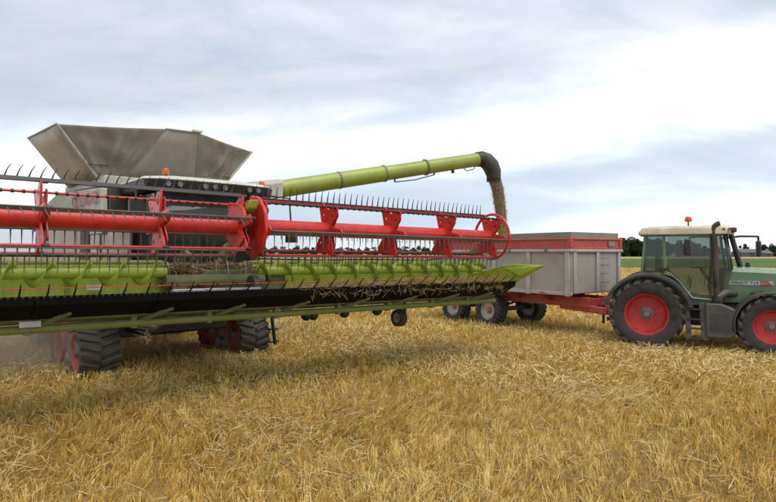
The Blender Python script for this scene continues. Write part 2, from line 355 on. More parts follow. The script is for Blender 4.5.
for (y0, y1, dens, rad, sides) in ((3.6, 10, 430, .0030, 3), (10, 20, 280, .0048, 2), (20, 55, 40, .011, 2)):
    x, y = scatter(y0, y1, dens); sw = lowfreq((x*FX+y*FY)*.35, (-x*FY+y*FX)*1.3, 1.2, 21)
    k = RNG.uniform(0, 1, len(x)) < np.clip(.34+.5*sw, .10, 1); x, y = x[k], y[k]; n = len(x)
    ln = .04+.20*RNG.uniform(0, 1, n)**2; an = RNG.uniform(0, 6.28, n); z0 = RNG.uniform(.03, .15, n); dz = RNG.normal(0, .05, n)
    P0 = np.stack([x, y, z0], 1); P1 = np.stack([x+ln*np.cos(an), y+ln*np.sin(an), np.clip(z0+dz, .02, .24)], 1)
    inst('strands', stem_mesh('strands', P0, P1, rad*RNG.uniform(.7, 1.4, n), np.clip(RNG.normal(.5, .25, n), 0, 1), lsm, sides, 1.), straw_root, (0, -10, 0))['kind'] = 'stuff'
hsm = straw_material('header_straw', (.22, .14, .05), (.42, .30, .12), (.62, .49, .25))
def straw_heap(name, label, parent_kind, P, ln, tilt, rad, cm=lsm, down=0.):
    """strands around the given centres (n x 3)"""
    n = len(P); an = RNG.uniform(0, 6.28, n); l_ = RNG.uniform(.5, 1.2, n)*ln; t = RNG.normal(0, tilt, n)-down*RNG.uniform(0, 1, n)**2
    d = np.stack([np.cos(an)*np.cos(t), np.sin(an)*np.cos(t), np.sin(t)], 1)*l_[:, None]
    o = bpy.data.objects.new(name, stem_mesh(name, P-d/2, P+d/2, rad*RNG.uniform(.7, 1.4, n), np.clip(RNG.normal(.38, .28, n), 0, 1), cm, 3, 1.)); COL.objects.link(o)
    tag(o, label, 'straw', kind='stuff'); return o

# ------------------------------------------------------------------ wheels
WC = {}
def wheel(name, parent, loc, r, wd, rim_r, side, rimmat, hubmat, nl=20, lug_h=.035, dish=.5, label=None, rotz=0):
    """axle along local y; side -1 = outer face towards -y"""
    wkey = (r, wd, rim_r, rimmat.name, nl)
    if wkey not in WC:
        h = wd/2
        ty = MB().lathe([(-h*.80, rim_r*.99), (-h*.90, rim_r*1.06), (-h*1.02, rim_r+(r-rim_r)*.45), (-h*.97, (r-lug_h)*.95), (-h*.86, r-lug_h*1.2), (-h*.3, r-lug_h), (h*.3, r-lug_h), (h*.86, r-lug_h*1.2), (h*.97, (r-lug_h)*.95), (h*1.02, rim_r+(r-rim_r)*.45), (h*.90, rim_r*1.06), (h*.80, rim_r*.99)], (0, 0, 0), 48).mesh('tyre', rubber)
        rm = MB().lathe([(-h*.84, rim_r*1.03), (-h*.78, rim_r*1.02), (-h*.74, rim_r*.94), (-h*.34, rim_r*.90), (-h*(dish+.14), rim_r*.84), (-h*(dish+.06), rim_r*.80), (-h*dish, rim_r*.55), (-h*dish*.75, rim_r*.35), (-h*dish*.75, .001)], (0, 0, 0), 40).lathe([(h*.84, rim_r*1.03), (h*.7, rim_r*.94), (h*.36, rim_r*.86), (h*.3, .001)], (0, 0, 0), 40).mesh('rim', rimmat)
        a0 = -h*dish*.75; hb = MB().lathe([(a0-.08, .001), (a0-.08, rim_r*.14), (a0-.045, rim_r*.19), (a0-.02, rim_r*.32), (a0+.01, rim_r*.33)], (0, 0, 0), 16)
        for k in range(8):
            t = 2*PI*k/8; hb.lathe([(a0-.05, .001), (a0-.05, .016), (a0-.01, .016)], (rim_r*.27*math.cos(t), 0, rim_r*.27*math.sin(t)), 6)
        hub = hb.mesh('hub', hubmat)
        lugs = []
        if nl:
            for sg in (-1, 1):
                m = MB(); rings = []
                for q in range(5):
                    f = q/4; yy = sg*(h*.04+f*h*1.0); aa = f*R(360/nl)*1.0; rr = r-lug_h*1.15 if f < .9 else r*.90; top = r if f < .9 else r*.95
                    wq = r*R(360/nl)*(.20 if f < .9 else .24)
                    def pt(rad, da): return Vector(((rad)*math.cos(aa+da/r), yy, (rad)*math.sin(aa+da/r)))
                    rings.append([pt(rr-.015, -wq), pt(rr-.015, wq), pt(top, wq*.72), pt(top, -wq*.72)])
                m.loft(rings); lugs.append(m.mesh('lug', lugr))
        WC[wkey] = (ty, rm, hub, lugs)
    ty, rm, hub, lugs = WC[wkey]
    e = empty(name, loc, rotz+(0 if side < 0 else PI), parent)
    inst('tyre', ty, e); inst('rim', rm, e); inst('hub', hub, e)
    for k in range(nl):
        inst('lug', lugs[0], e, rot=(0, 2*PI*k/nl, 0)); inst('lug', lugs[1], e, rot=(0, 2*PI*(k+.5)/nl, 0))
    if label: e['label'] = label
    return e

# ================================================================== COMBINE HARVESTER
O = Vector((-4.6, 12.4, 0)); CRZ = math.atan2(-.735, .678)
combine = empty('combine_harvester', O, CRZ)
tag(combine, 'dusty cream combine harvester on rubber tracks with open grain tank', 'combine')
# main body: side panels with rounded tail
prof = [(.25, 1.35), (.25, 3.72), (-.2, 3.78), (-3.0, 3.86), (-4.0, 3.72), (-4.9, 3.35), (-5.45, 2.8), (-5.6, 2.2), (-5.3, 1.5), (-4.4, 1.25), (-1.8, 1.25), (-1.2, 1.35)]
MB().prism(prof, 'y', -1.45, 1.45).build('body', dark, combine, .02)
for s in (-1, 1):
    pn = MB().prism([(.2, 1.45), (.2, 3.68), (-.6, 3.72), (-1.55, 3.76), (-1.55, 1.4)], 'y', s*1.46, s*1.58); pn.build('side_panel', cream, combine, .02)
    pn = MB().prism([(-1.58, 1.35), (-1.58, 3.76), (-3.0, 3.82), (-3.95, 3.68), (-4.85, 3.3), (-5.4, 2.75), (-5.55, 2.2), (-5.25, 1.55), (-4.4, 1.35)], 'y', s*1.46, s*1.62); pn.build('side_panel', cream, combine, .03)
    MB().bb(-1.2, -.6, s*1.585, s*1.60, 2.2, 3.0).build('air_grille', dark, combine)
t = text('lettering', 'CLAAS', .34, redletter, combine, (-.85, -1.628, 3.50), (PI/2, 0, 0), width=1.8)
MB().bb(-3.5, -.4, -1.35, 1.35, 3.75, 4.02).build('tank_collar', cream, combine, .03)
MB().lathe([(0, .001), (0, .05), (.02, .05), (.02, .001)], (-.9, -1.60, 3.02), 10).build('filler_cap', dark, combine)
# grain tank extension: rigid side flaps, front sheet, canvas corners
tank = empty('grain_tank', (0, 0, 4.0), 0, combine)
def T(f, s, z): return Vector((f, s, z-4.0))
def quad(name, m, pts, nu=1, nv=1, fold=0, solid=.02):
    a, b, c, d = [Vector(p) for p in pts]; nrm = (b-a).cross(d-a).normalized()
    def fn(u, v):
        p = (a*(1-u)+b*u)*(1-v)+(d*(1-u)+c*u)*v
        if fold: p -= Vector((0, 0, 1))*fold*.22*v*v*math.sin(PI*u)
        if fold: p += nrm*fold*(math.sin(u*9+v*3)*.5+math.sin(u*17-v*5+1)*.3+math.sin(v*11+u*4)*.3+.22*math.sin(u*31+v*7+math.sin(v*6)*2)+.15*math.sin(u*47-v*9))*math.sin(PI*min(1, max(0, u)))*(.2+.8*math.sin(PI*min(1, v*1.02)))*1.5
        return p
    return MB().sheet(fn, nu, nv).build(name, m, tank, 0, solid)
A_, B_, C_, D_, E_ = T(-3.15, -2.2, 5.06), T(-.49, -2.2, 4.95), T(.1, -.27, 5.04), T(.1, .44, 5.06), T(-.66, 2.2, 4.95)
G_ = T(-3.2, 2.2, 5.0)
rb, rf, lf, lb = T(-3.1, -1.38, 3.98), T(-.75, -1.38, 3.98), T(-.7, 1.4, 3.98), T(-3.1, 1.4, 3.98)
quad('side_flap', flap, (rb, rf, B_, A_), 4, 4); quad('side_flap', flap, (lf, lb, G_, E_), 4, 4)
fm = (rf*.82+lf*.18)
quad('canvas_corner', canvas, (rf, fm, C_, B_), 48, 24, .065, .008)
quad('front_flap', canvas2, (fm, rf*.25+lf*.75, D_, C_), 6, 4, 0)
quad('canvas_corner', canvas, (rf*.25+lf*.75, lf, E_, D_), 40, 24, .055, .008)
quad('back_flap', canvas2, (lb, rb, A_, G_), 4, 4)
for p, q in ((A_, B_), (C_, D_), (E_, G_)): MB().tube([p, q], .022, 6).build('rim_bar', grey, tank)
MB().tube([rf, B_], .028, 6).build('corner_bar', flap, tank); MB().tube([fm, C_], .016, 6).build('corner_bar', canvas, tank); MB().tube([lf, E_], .03, 6).build('corner_bar', flap, tank)
MB().box((.1, .42, 1.09), (.12, .22, .06)).build('vent_cap', creaml, tank, .02)
# grain heap inside the tank
hp = MB().sheet(lambda u, v: T(-3.2+2.6*u, -1.6+3.2*v, 4.25+.45*math.sin(PI*u)*math.sin(PI*v)), 12, 12).build('grain_heap', grain_m, None)
hp.location = combine.matrix_basis @ Vector((0, 0, 4.0)); hp.rotation_euler = (0, 0, CRZ); tag(hp, 'heap of harvested grain inside the open tank', 'grain', kind='stuff')
# cab
cab = combine
cx0, cx1, cw = .27, 1.62, 1.08
MB().bb(cx0, cx1+.05, -cw, cw, 1.65, 1.98).build('cab_floor', dark, cab, .03)
MB().bb(cx0, cx0+.08, -cw, cw, 1.98, 3.52).build('cab_back', dark, cab, .01)
for s in (-1, 1):
    MB().bar((cx1+.0, s*(cw-.04), 1.98), (cx1+.12, s*(cw-.04), 3.53), .08, .09).build('cab_pillar', black, cab, .01)
    MB().bar((cx0+.62, s*(cw-.03), 1.98), (cx0+.62, s*(cw-.03), 3.53), .06, .10).build('cab_pillar', cream, cab, .01)
    MB().bb(cx0+.05, cx0+.2, s*(cw-.07), s*(cw+.02), 1.98, 3.53).build('cab_pillar', cream, cab, .01)
    MB().bb(cx0+.2, cx1+.03, s*cw-.008, s*cw+.008, 2.02, 3.5).build('side_window', gl_dark, cab)
def ws(u, v): return (cx1+.06+.06*math.sin(PI*u)+.12*v, -cw+.06+(2*cw-.12)*u, 1.98+1.54*v)
MB().sheet(ws, 12, 2).build('windscreen', gl_dark, cab, 0, .012)
def roofring(z, k, x0, x1):
    hw = 1.32*k; return [Vector(p) for p in ((x0, -hw*.96, z), (x1-.28, -hw, z), (x1-.06, -hw*.82, z), (x1, -hw*.4, z), (x1, hw*.4, z), (x1-.06, hw*.82, z), (x1-.28, hw, z), (x0, hw*.96, z))]
MB().loft([roofring(3.55, .98, .12, 2.02), roofring(3.74, 1.0, .12, 2.06)]).build('roof_visor', black, cab, .02)
MB().loft([roofring(3.742, 1.0, .1, 2.0), roofring(3.80, .96, .12, 1.9), roofring(3.86, .7, .3, 1.6)]).build('cab_roof', creaml, cab, .02)
lampm = MB().lathe([(-.01, .001), (-.01, .05), (.05, .04)], (0, 0, 0), 12, 'x').mesh('work_lamp', lens)
for y in (-.98, -.78, -.3, .1, .62, .82, -.1): inst('work_lamp', lampm, cab, (2.065 - (.05 if abs(y) > .9 else 0), y, 3.65), (0, 0, PI))
beam_ = MB().tube([(0, 0, 0), (0, 0, .05)], .03, 8).lathe([(.05, .001), (.05, .065), (.12, .062), (.16, .04), (.17, .001)], (0, 0, 0), 14, 'z').mesh('beacon', amber)
inst('beacon', beam_, cab, (1.75, -.92, 3.80)); inst('beacon', beam_, cab, (1.5, 1.22, 3.76))
# seat, console and a steering column behind the glass
MB().bb(.75, 1.15, -.28, .28, 2.35, 2.5).bb(.68, .82, -.26, .26, 2.5, 3.15).bb(.7, .8, -.14, .14, 3.16, 3.36).build('seat', seatm, cab, .04)
MB().tube([(1.45, 0, 1.98), (1.3, 0, 2.75)], .045, 8).lathe([(-.02, .18), (0, .2), (.02, .18), (0, .16)], (1.28, 0, 2.78), 18, 'z', True).build('steering_column', black, cab)
# mirror on the cab side
MB().tube([(1.75, 1.2, 3.6), (1.95, 1.62, 3.55), (1.95, 1.66, 3.0)], .02, 6).bb(1.90, 1.99, 1.55, 1.80, 2.62, 3.05).build('mirror', black, cab)
MB().tube([(1.75, -1.2, 3.6), (1.9, -1.5, 3.5), (1.9, -1.5, 3.3)], .02, 6).bb(1.86, 1.94, -1.62, -1.40, 2.9, 3.32).build('mirror', black, cab)
# platform, rails
MB().bb(.3, 1.5, -1.85, -1.1, 1.82, 1.9).build('platform', dark, combine, .01)
for p in (((.3, -1.82, 1.9), (.3, -1.82, 2.75), (1.0, -1.82, 2.75), (1.0, -1.82, 1.9)), ((.3, -1.82, 2.35), (1.0, -1.82, 2.35))): MB().tube(p, .018, 6).build('rail', dark, combine)
MB().bb(.4, .9, -1.62, -1.25, 1.95, 3.2).build('side_locker', cream, combine, .03)
MB().bb(.42, .72, -1.635, -1.622, 2.75, 3.12).build('locker_window', dark, combine)
# feeder house
MB().prism([(.3, 1.1), (.3, 1.9), (3.1, 2.12), (3.1, 1.42)], 'y', -.8, .8).build('feeder_house', olive, combine, .03)
MB().tube([(1.0, .95, .9), (2.9, .95, 1.5)], .05, 8).build('lift_cylinder', steel, combine); MB().tube([(1.0, -.95, .9), (2.9, -.95, 1.5)], .05, 8).build('lift_cylinder', steel, combine)
MB().bb(-3.8, .5, -.95, .95, .75, 1.34).build('chassis', black, combine, .03)
MB().bb(-.9, -.3, -1.3, 1.3, .62, 1.1).build('axle', dark, combine, .03)
# unloading auger with spout
tip = Vector((3.05, 18.4, 5.44)); piv = Vector((-4.59, 14.45, 3.74))
inv = Matrix.Rotation(-CRZ, 4, 'Z') @ Matrix.Translation(-O)
P0, P1 = inv @ piv, inv @ tip; dv = (P1-P0).normalized(); la = (P1-P0).length
aug = empty('unloading_auger', P0, 0, combine)
def along(t_): return dv*t_
MB().tube([along(.1), along(5.15)], .235, 24).build('auger_tube', augerm, aug)
MB().tube([along(5.13), along(la-.05)], .215, 24).build('auger_tube', augerm, aug)
for q in (3.65, 5.1, 6.55): MB().tube([along(q), along(q+.05)], .248, 24).build('flange', olive, aug)
MB().tube([along(la-.22), along(la-.02)], .24, 24).build('flange', black, aug)
wd_ = Vector((0, 0, 1)); 
pe = along(la-.05); hz = Vector((dv.x, dv.y, 0)).normalized(); side_ = Vector((0, 0, 1)).cross(hz)
rings = []
for ang, rr, adv in ((0, .235, 0), (25, .25, .22), (50, .26, .42), (72, .25, .56), (88, .22, .66)):
    a = R(ang); c_ = pe+hz*(math.sin(a)*.50)-Vector((0, 0, 1))*(1-math.cos(a))*.55; dirn = hz*math.cos(a)-Vector((0, 0, 1))*math.sin(a); up_ = hz*math.sin(a)+Vector((0, 0, 1))*math.cos(a)
    rings.append([c_+side_*rr*.95*math.cos(2*PI*k/20)+up_*rr*math.sin(2*PI*k/20)*1.05 for k in range(20)])
rings.append([p-Vector((0, 0, .16)) for p in rings[-1]])
MB().loft(rings, False).build('spout', tgrey, aug, 0, .015)
MB().tube([along(5.5)-Vector((0, 0, .30)), along(6.2)-Vector((0, 0, .33)), along(6.9)-Vector((0, 0, .27))], .018, 6).tube([along(5.5)-Vector((0, 0, .30)), along(5.5)-Vector((0, 0, .15))], .03, 6).tube([along(6.9)-Vector((0, 0, .27)), along(6.9)-Vector((0, 0, .15))], .03, 6).build('pipe', grey, aug)
MB().tube([along(7.6)-Vector((0, 0, .22)), along(7.6)-Vector((0, 0, .31))], .05, 8).build('work_lamp', dark, aug)
MB().tube([along(8.0)-Vector((0, 0, .2)), along(8.15)-Vector((0, 0, .31)), along(8.4)-Vector((0, 0, .29)), along(8.5)-Vector((0, 0, .2))], .016, 6).build('bracket', grey, aug)
# turret box the auger swings from
MB().loft([[along(-.1)+Vector((0, 0, -.5))+side_*x+hz*y for x, y in ((-.3, -.3), (.3, -.3), (.3, .3), (-.3, .3))], [along(-.1)+Vector((0, 0, .34))+side_*x+hz*y for x, y in ((-.27, -.3), (.27, -.3), (.27, 1.5), (-.27, 1.5))]]).build('turret', cream, aug, .04)
near_ = side_ if side_.dot((inv @ Vector((0, 0, 2.4)))-P0) > 0 else -side_
MB().loft([[along(q_)+near_*a_*k_+Vector((0, 0, b_*k_)) for a_, b_ in ((.28, -.24), (.28, .16), (.18, .27), (-.18, .27), (-.28, .16), (-.28, -.24))] for q_, k_ in ((.7, 1.1), (1.45, 1.05), (1.95, .93))]).build('shroud', cream, aug, .02)
MB().box(along(1.42)+near_*.32+Vector((0, 0, -.02)), (.20, .03, .10), (0, 0, math.atan2(hz.y, hz.x))).build('badge', red, aug, .005)
MB().tube([along(.9)-Vector((0, 0, .2)), along(.9)-Vector((0, 0, 1.6))], .09, 10).build('turret_post', dark, aug)
# tracks
def track(side):
    e = empty('track_unit', (0, side*1.66, 0), 0, combine); hw = .36
    circ = [((0, .47), .40), ((-1.36, .47), .40), ((-.72, 1.12), .36)]
    # belt path: convex hull of the three circles
    pts = []
    for (c, r_) in circ:
        for k in range(48): pts.append((c[0]+(r_+.06)*math.cos(2*PI*k/48), c[1]+(r_+.06)*math.sin(2*PI*k/48)))
    pts = sorted(set(pts))
    def cr(o, a, b): return (a[0]-o[0])*(b[1]-o[1])-(a[1]-o[1])*(b[0]-o[0])
    def half(ps):
        h = []
        for p in ps:
            while len(h) >= 2 and cr(h[-2], h[-1], p) <= 0: h.pop()
            h.append(p)
        return h
    hull = half(pts)[:-1]+half(pts[::-1])[:-1]
    outer = hull; cx = sum(p[0] for p in hull)/len(hull); cz = sum(p[1] for p in hull)/len(hull)
    # belt: ring with thickness
    n = len(hull); nrm = []
    for i in range(n):
        a, b = hull[i-1], hull[(i+1) % n]; d = Vector((b[0]-a[0], b[1]-a[1])).normalized(); nrm.append((d.y, -d.x))
    rings = []
    for (dy, off) in ((-hw, 0), (hw, 0), (hw, -.045), (-hw, -.045)): rings.append([Vector((p[0]+q[0]*off, dy, p[1]+q[1]*off)) for p, q in zip(hull, nrm)])
    m = MB(); vs = [p for r_ in rings for p in r_]
    m.add(vs, [(i*n+k, i*n+(k+1) % n, ((i+1) % 4)*n+(k+1) % n, ((i+1) % 4)*n+k) for i in range(4) for k in range(n)]); m.build('belt', trackr, e)
    # chevron lugs along the belt
    cum = [0]
    for i in range(n): a, b = hull[i], hull[(i+1) % n]; cum.append(cum[-1]+math.hypot(b[0]-a[0], b[1]-a[1]))
    tot = cum[-1]; nl = 36
    lugm = []
    for sg in (-1, 1): lugm.append(MB().loft([[Vector((-.05+.0, sg*.02, 0)), Vector((.03, sg*.02, 0)), Vector((.025, sg*.02, .055)), Vector((-.04, sg*.02, .055))], [Vector((-.16, sg*hw, 0)), Vector((-.07, sg*hw, 0)), Vector((-.08, sg*hw, .055)), Vector((-.15, sg*hw, .055))]]).mesh('lug', trackr))
    for k in range(nl*2):
        d = tot*(k/(nl*2)); i = max(j for j in range(n) if cum[j] <= d); a, b = hull[i], hull[(i+1) % n]; f = (d-cum[i])/max(1e-6, cum[i+1]-cum[i])
        px, pz = a[0]+(b[0]-a[0])*f, a[1]+(b[1]-a[1])*f; an = math.atan2(b[1]-a[1], b[0]-a[0])
        # local x along path, local z outward
        ox, oz = math.sin(an), -math.cos(an); mt = Matrix(((math.cos(an), 0, ox), (0, 1 if True else 0, 0), (math.sin(an), 0, oz)))
        o_ = inst('lug', lugm[k % 2], e, (px-ox*.004, 0, pz-oz*.004)); o_.rotation_euler = mt.to_euler() if mt.determinant() > 0 else Matrix(((-math.cos(an), 0, ox), (0, 1, 0), (-math.sin(an), 0, oz))).to_euler()
    idl = MB().lathe([(-.33, .36), (-.33, .39), (.33, .39), (.33, .36), (.20, .33), (.16, .14), (.22, .10), (.22, .001)], (0, 0, 0), 36).lathe([(-.33, .36), (-.20, .33), (-.16, .14), (-.22, .10), (-.22, .001)], (0, 0, 0), 36).mesh('idler_wheel', idlerm)
    for c in ((0, .47), (-1.36, .47)): inst('idler_wheel', idl, e, (c[0], 0, c[1]))
    inst('drive_wheel', MB().lathe([(-.33, .30), (-.33, .35), (.33, .35), (.33, .30), (.15, .28), (.15, .001)], (0, 0, 0), 30).lathe([(-.33, .30), (-.15, .28), (-.15, .001)], (0, 0, 0), 30).mesh('drive_wheel', redrim), e, (-.72, 0, 1.12))
    rw = MB().lathe([(-.30, .001), (-.30, .12), (-.26, .155), (.26, .155), (.30, .12), (.30, .001)], (0, 0, 0), 20).mesh('road_wheel', grey)
    for x in (-.50, -.86): inst('road_wheel', rw, e, (x, 0, .225))
    MB().prism([(-.05, .42), (-.05, .54), (-.5, .80), (-.95, .80), (-1.36, .54), (-1.36, .42), (-.95, .36), (-.4, .36)], 'y', -.27, .27).build('track_frame', grey, e, .02)
    return e
track(-1); track(1)
for s in (-1, 1): wheel('wheel', combine, (-4.35, s*1.62, .64), .66, .5, .36, s, redrim, grey, 18)
MB().bb(-4.45, -4.25, -1.4, 1.4, .55, .75).build('axle', dark, combine, .02)
# boarding ladder beside the track
lad = empty('ladder', (.35, 2.12, .25), 0, combine)
for x in (-.22, .22): MB().bar((x, 0, 0), (x*.95, -.1, .75), .05, .08).build('stringer', black, lad, .005)
for z in (.06, .36, .66): MB().bb(-.21, .21, -.10-.06*z, .12-.06*z, z-.02, z+.02).build('step', black, lad, .005)

# ================================================================== HEADER
HO = Vector((4.0, 0, 0)); hoff = (-4.0, 0, 0)
HB = Vector((-2.10, 9.80, 0)); HRZ = math.atan2(-.781, .625)
header = empty('grain_header', HB, HRZ); header.rotation_euler.x = -.010
tag(header, 'wide lime green cutting header with red reel, raised in front of the combine', 'header')
def H(): return MB(hoff)
SL, SR = -6.55, 5.95
# back wall, rim tube, floor, belly
for a, b in ((SL, -4.6), (-4.58, -2.9), (-2.88, -1.50), (.08, 1.5), (1.52, 3.0), (3.02, 4.5), (4.52, SR)):
    H().prism([(3.17, 1.55), (3.20, 2.19), (3.14, 2.19), (3.11, 1.55)], 'y', a, b).build('back_panel', lime, header, .006)
H().tube([(3.13, SL, 2.22), (3.13, -1.5, 2.22)], .045, 10).build('frame_tube', olive, header); H().tube([(3.13, .08, 2.22), (3.13, SR, 2.22)], .045, 10).build('frame_tube', olive, header)
H().bb(2.92, 3.10, SL, SR, 1.44, 1.62).build('frame_beam', olive, header, .02)
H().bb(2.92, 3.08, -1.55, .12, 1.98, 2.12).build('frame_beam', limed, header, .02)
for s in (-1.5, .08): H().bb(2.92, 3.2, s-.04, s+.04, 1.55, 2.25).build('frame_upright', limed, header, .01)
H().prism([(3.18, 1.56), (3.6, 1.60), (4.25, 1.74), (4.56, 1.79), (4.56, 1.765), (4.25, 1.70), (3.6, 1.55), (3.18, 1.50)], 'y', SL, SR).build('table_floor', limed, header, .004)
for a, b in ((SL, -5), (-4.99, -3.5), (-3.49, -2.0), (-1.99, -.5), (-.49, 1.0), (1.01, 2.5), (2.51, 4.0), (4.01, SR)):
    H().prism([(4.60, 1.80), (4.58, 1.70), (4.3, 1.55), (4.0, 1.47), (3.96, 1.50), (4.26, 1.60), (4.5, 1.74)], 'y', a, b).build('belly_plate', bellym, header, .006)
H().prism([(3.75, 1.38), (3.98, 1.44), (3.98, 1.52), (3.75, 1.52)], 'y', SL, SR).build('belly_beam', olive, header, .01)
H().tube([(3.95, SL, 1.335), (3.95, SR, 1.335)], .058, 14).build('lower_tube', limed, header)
for i, s in enumerate((-5.6, -4.35, -3.1, -1.75, -.6, .6, 1.9, 3.1, 4.3, 5.4)):
    H().bar((3.95, s-.28, 1.37), (4.35, s+.05, 1.57), .045, .06).build('brace', olive, header, .005)
    H().bb(3.90, 4.0, s-.44, s-.36, 1.26, 1.5).build('clamp', olive, header, .005)
for s in (.9, 1.05, 1.75, 2.55): H().lathe([(-.07, .001), (-.07, .08), (-.03, .11), (.03, .11), (.07, .08), (.07, .001)], (3.8, s, 1.27), 14, 'y').build('skid_shoe', black, header)
# knife: guard fingers
for a, b in ((SL, SR),):
    m = H(); k = 0; y = a
    while y < b:
        m.add([(4.56, y-.03, 1.785), (4.56, y+.03, 1.785), (4.56, y+.03, 1.815), (4.56, y-.03, 1.815), (4.66, y, 1.825)], [(0, 1, 2, 3), (0, 4, 1), (1, 4, 2), (2, 4, 3), (3, 4, 0)]); y += .0762
    m.build('knife_guards', black, header, smooth=0)['kind'] = 'stuff'
H().bb(4.54, 4.57, SL, SR, 1.80, 1.815).build('knife', black, header)
lm = MB().tube([(-.06, 0, -.02), (.06, 0, .05), (.17, 0, .16)], [.014, .013, .006], 5).mesh('crop_lifter', black)
lt = MB().tube([(-.1, -.13, .09), (-.1, .13, .09)], .008, 5).mesh('lifter_rod', red)
y = -6.4
while y < 5.9:
    c = inst('crop_lifter', lm, header, (4.56-4, y, 1.82)); inst('rod', lt, c); y += .305
# intake auger: two helical wings
AX, AZ = 3.56, 2.075
def auger(s0, s1, hand, ph):
    e = empty('intake_auger', (AX-4, s0, AZ), 0, header)
    MB().tube([(0, 0, 0), (0, s1-s0, 0)], .078, 18).build('core', lime, e)
    n = int((s1-s0)/.48*22); m = MB(); vs = []; fs = []
    for i in range(n+1):
        y_ = (s1-s0)*i/n; t_ = hand*2*PI*y_/.48+ph
        vs += [(.07*math.cos(t_), y_, .07*math.sin(t_)), (.205*math.cos(t_), y_, .205*math.sin(t_))]
        if i: fs.append((2*i-2, 2*i-1, 2*i+1, 2*i))
    m.add(vs, fs); m.build('flight', lime, e, 0, .008)
auger(-6.6, -1.56, 1, .4); auger(.05, 5.9, -1, 1.2)
H().tube([(AX+.1, -1.6, AZ-.13), (AX+.1, .1, AZ-.13)], .09, 16).build('finger_drum', olive, header)
fg = MB().tube([(0, 0, 0), (0, 0, .24)], .009, 5).mesh('finger', steel)
for i in range(14): inst('finger', fg, header, (AX-4, -1.5+i*.11, AZ-.05), (0, random.uniform(-1.3, 1.3), 0))
H().prism([(4.1, 1.78), (4.5, 1.85), (4.5, 1.80), (4.1, 1.74)], 'y', -1.75, -.35).build('wear_plate', steel, header, .005)
H().lathe([(-.05, .001), (-.05, .17), (.05, .17), (.05, .001)], (4.05, -.28, 1.86), 20, 'y').build('drive_pulley', dark, header, .01)
# reel
RX, RZ, RR = 4.13, 2.835, .50
def rp(a, r_=RR): return (RX+r_*math.cos(R(a)), RZ+r_*math.sin(R(a)))
H().tube([(RX, -6.35, RZ), (RX, -.56, RZ)], .135, 24).build('reel_tube', red, header)
H().tube([(RX, -.3, RZ), (RX, 5.58, RZ)], .135, 24).build('reel_tube', red, header)
for ph, ss in ((12, (-6.35, -4.9, -3.4, -1.88, -.60)), (50, (-.26, 1.12, 2.59, 4.1, 5.55))):
    RI6 = (.17, .20, .37, .17, .20, .37) if ph == 12 else (.17, .37, .20, .17, .37, .20)
    for s in ss:
        star_plate(H(), RX, RZ, s, .03, [R(ph+60*k) for k in range(6)], RR+.02, RI6, .03, .30, .17).build('reel_star', red, header, .004)
        star_plate(H(), RX, RZ, s+.07, .02, [R(ph+60*k) for k in range(6)], RR*.8, [q*.85 for q in RI6], .025, .28, .17).build('reel_star', red, header, .003)
        m = H()
        for k in range(6): m.lathe([(-.03, .03), (.05, .03), (.05, .001)], (rp(ph+60*k)[0], s+.03, rp(ph+60*k)[1]), 8)
        m.build('bat_bearings', black, header)['kind'] = 'stuff'
# drive shields between the two reel halves
def shield(y, th, a0, a1, r_, nm):
    poly = [(RX+(r_ if k % 4 else r_*.96)*math.cos(R(a0+(a1-a0)*k/22)), RZ+(r_ if k % 4 else r_*.96)*math.sin(R(a0+(a1-a0)*k/22))) for k in range(23)]+[(RX-.02, RZ-.0)]
    H().prism(poly, 'y', y-th/2, y+th/2).build(nm, red, header, .01)
shield(-.62, .05, 20, 330, .38, 'reel_shield'); shield(-.33, .06, -100, 100, .52, 'reel_shield'); shield(-.37, .04, 95, 265, .46, 'reel_shield')
# reel arms
def arm(s, pts, wd, m): 
    for p, q in zip(pts, pts[1:]): H().bar((p[0], s, p[1]), (q[0], s, q[1]), wd, .16).build('reel_arm', m, header, .015)
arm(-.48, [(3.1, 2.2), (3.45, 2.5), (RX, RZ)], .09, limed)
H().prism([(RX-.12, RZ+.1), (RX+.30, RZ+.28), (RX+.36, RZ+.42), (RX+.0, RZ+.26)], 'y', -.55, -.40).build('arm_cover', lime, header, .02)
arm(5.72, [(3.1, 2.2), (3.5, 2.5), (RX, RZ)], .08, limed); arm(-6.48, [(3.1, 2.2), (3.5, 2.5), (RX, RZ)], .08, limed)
H().tube([(3.15, 5.72, 2.05), (3.75, 5.72, 2.55)], .035, 8).build('arm_cylinder', steel, header)
H().tube([(3.15, -1.3, 2.05), (3.6, -1.3, 2.45), (3.9, -1.2, 2.3)], .03, 6).build('hose', limed, header)
# end ring
m = H(); m.tube([(RX+.515*math.cos(2*PI*k/36), 5.64, RZ+.515*math.sin(2*PI*k/36)) for k in range(37)], .03, 8, False); m.build('end_ring', red, header)
H().prism([(RX+.1, RZ+.02), (RX+.36, RZ+.12), (RX+.34, RZ+.24), (RX+.05, RZ+.14)], 'y', 5.78, 5.82).build('arm_cover', lime, header, .01)
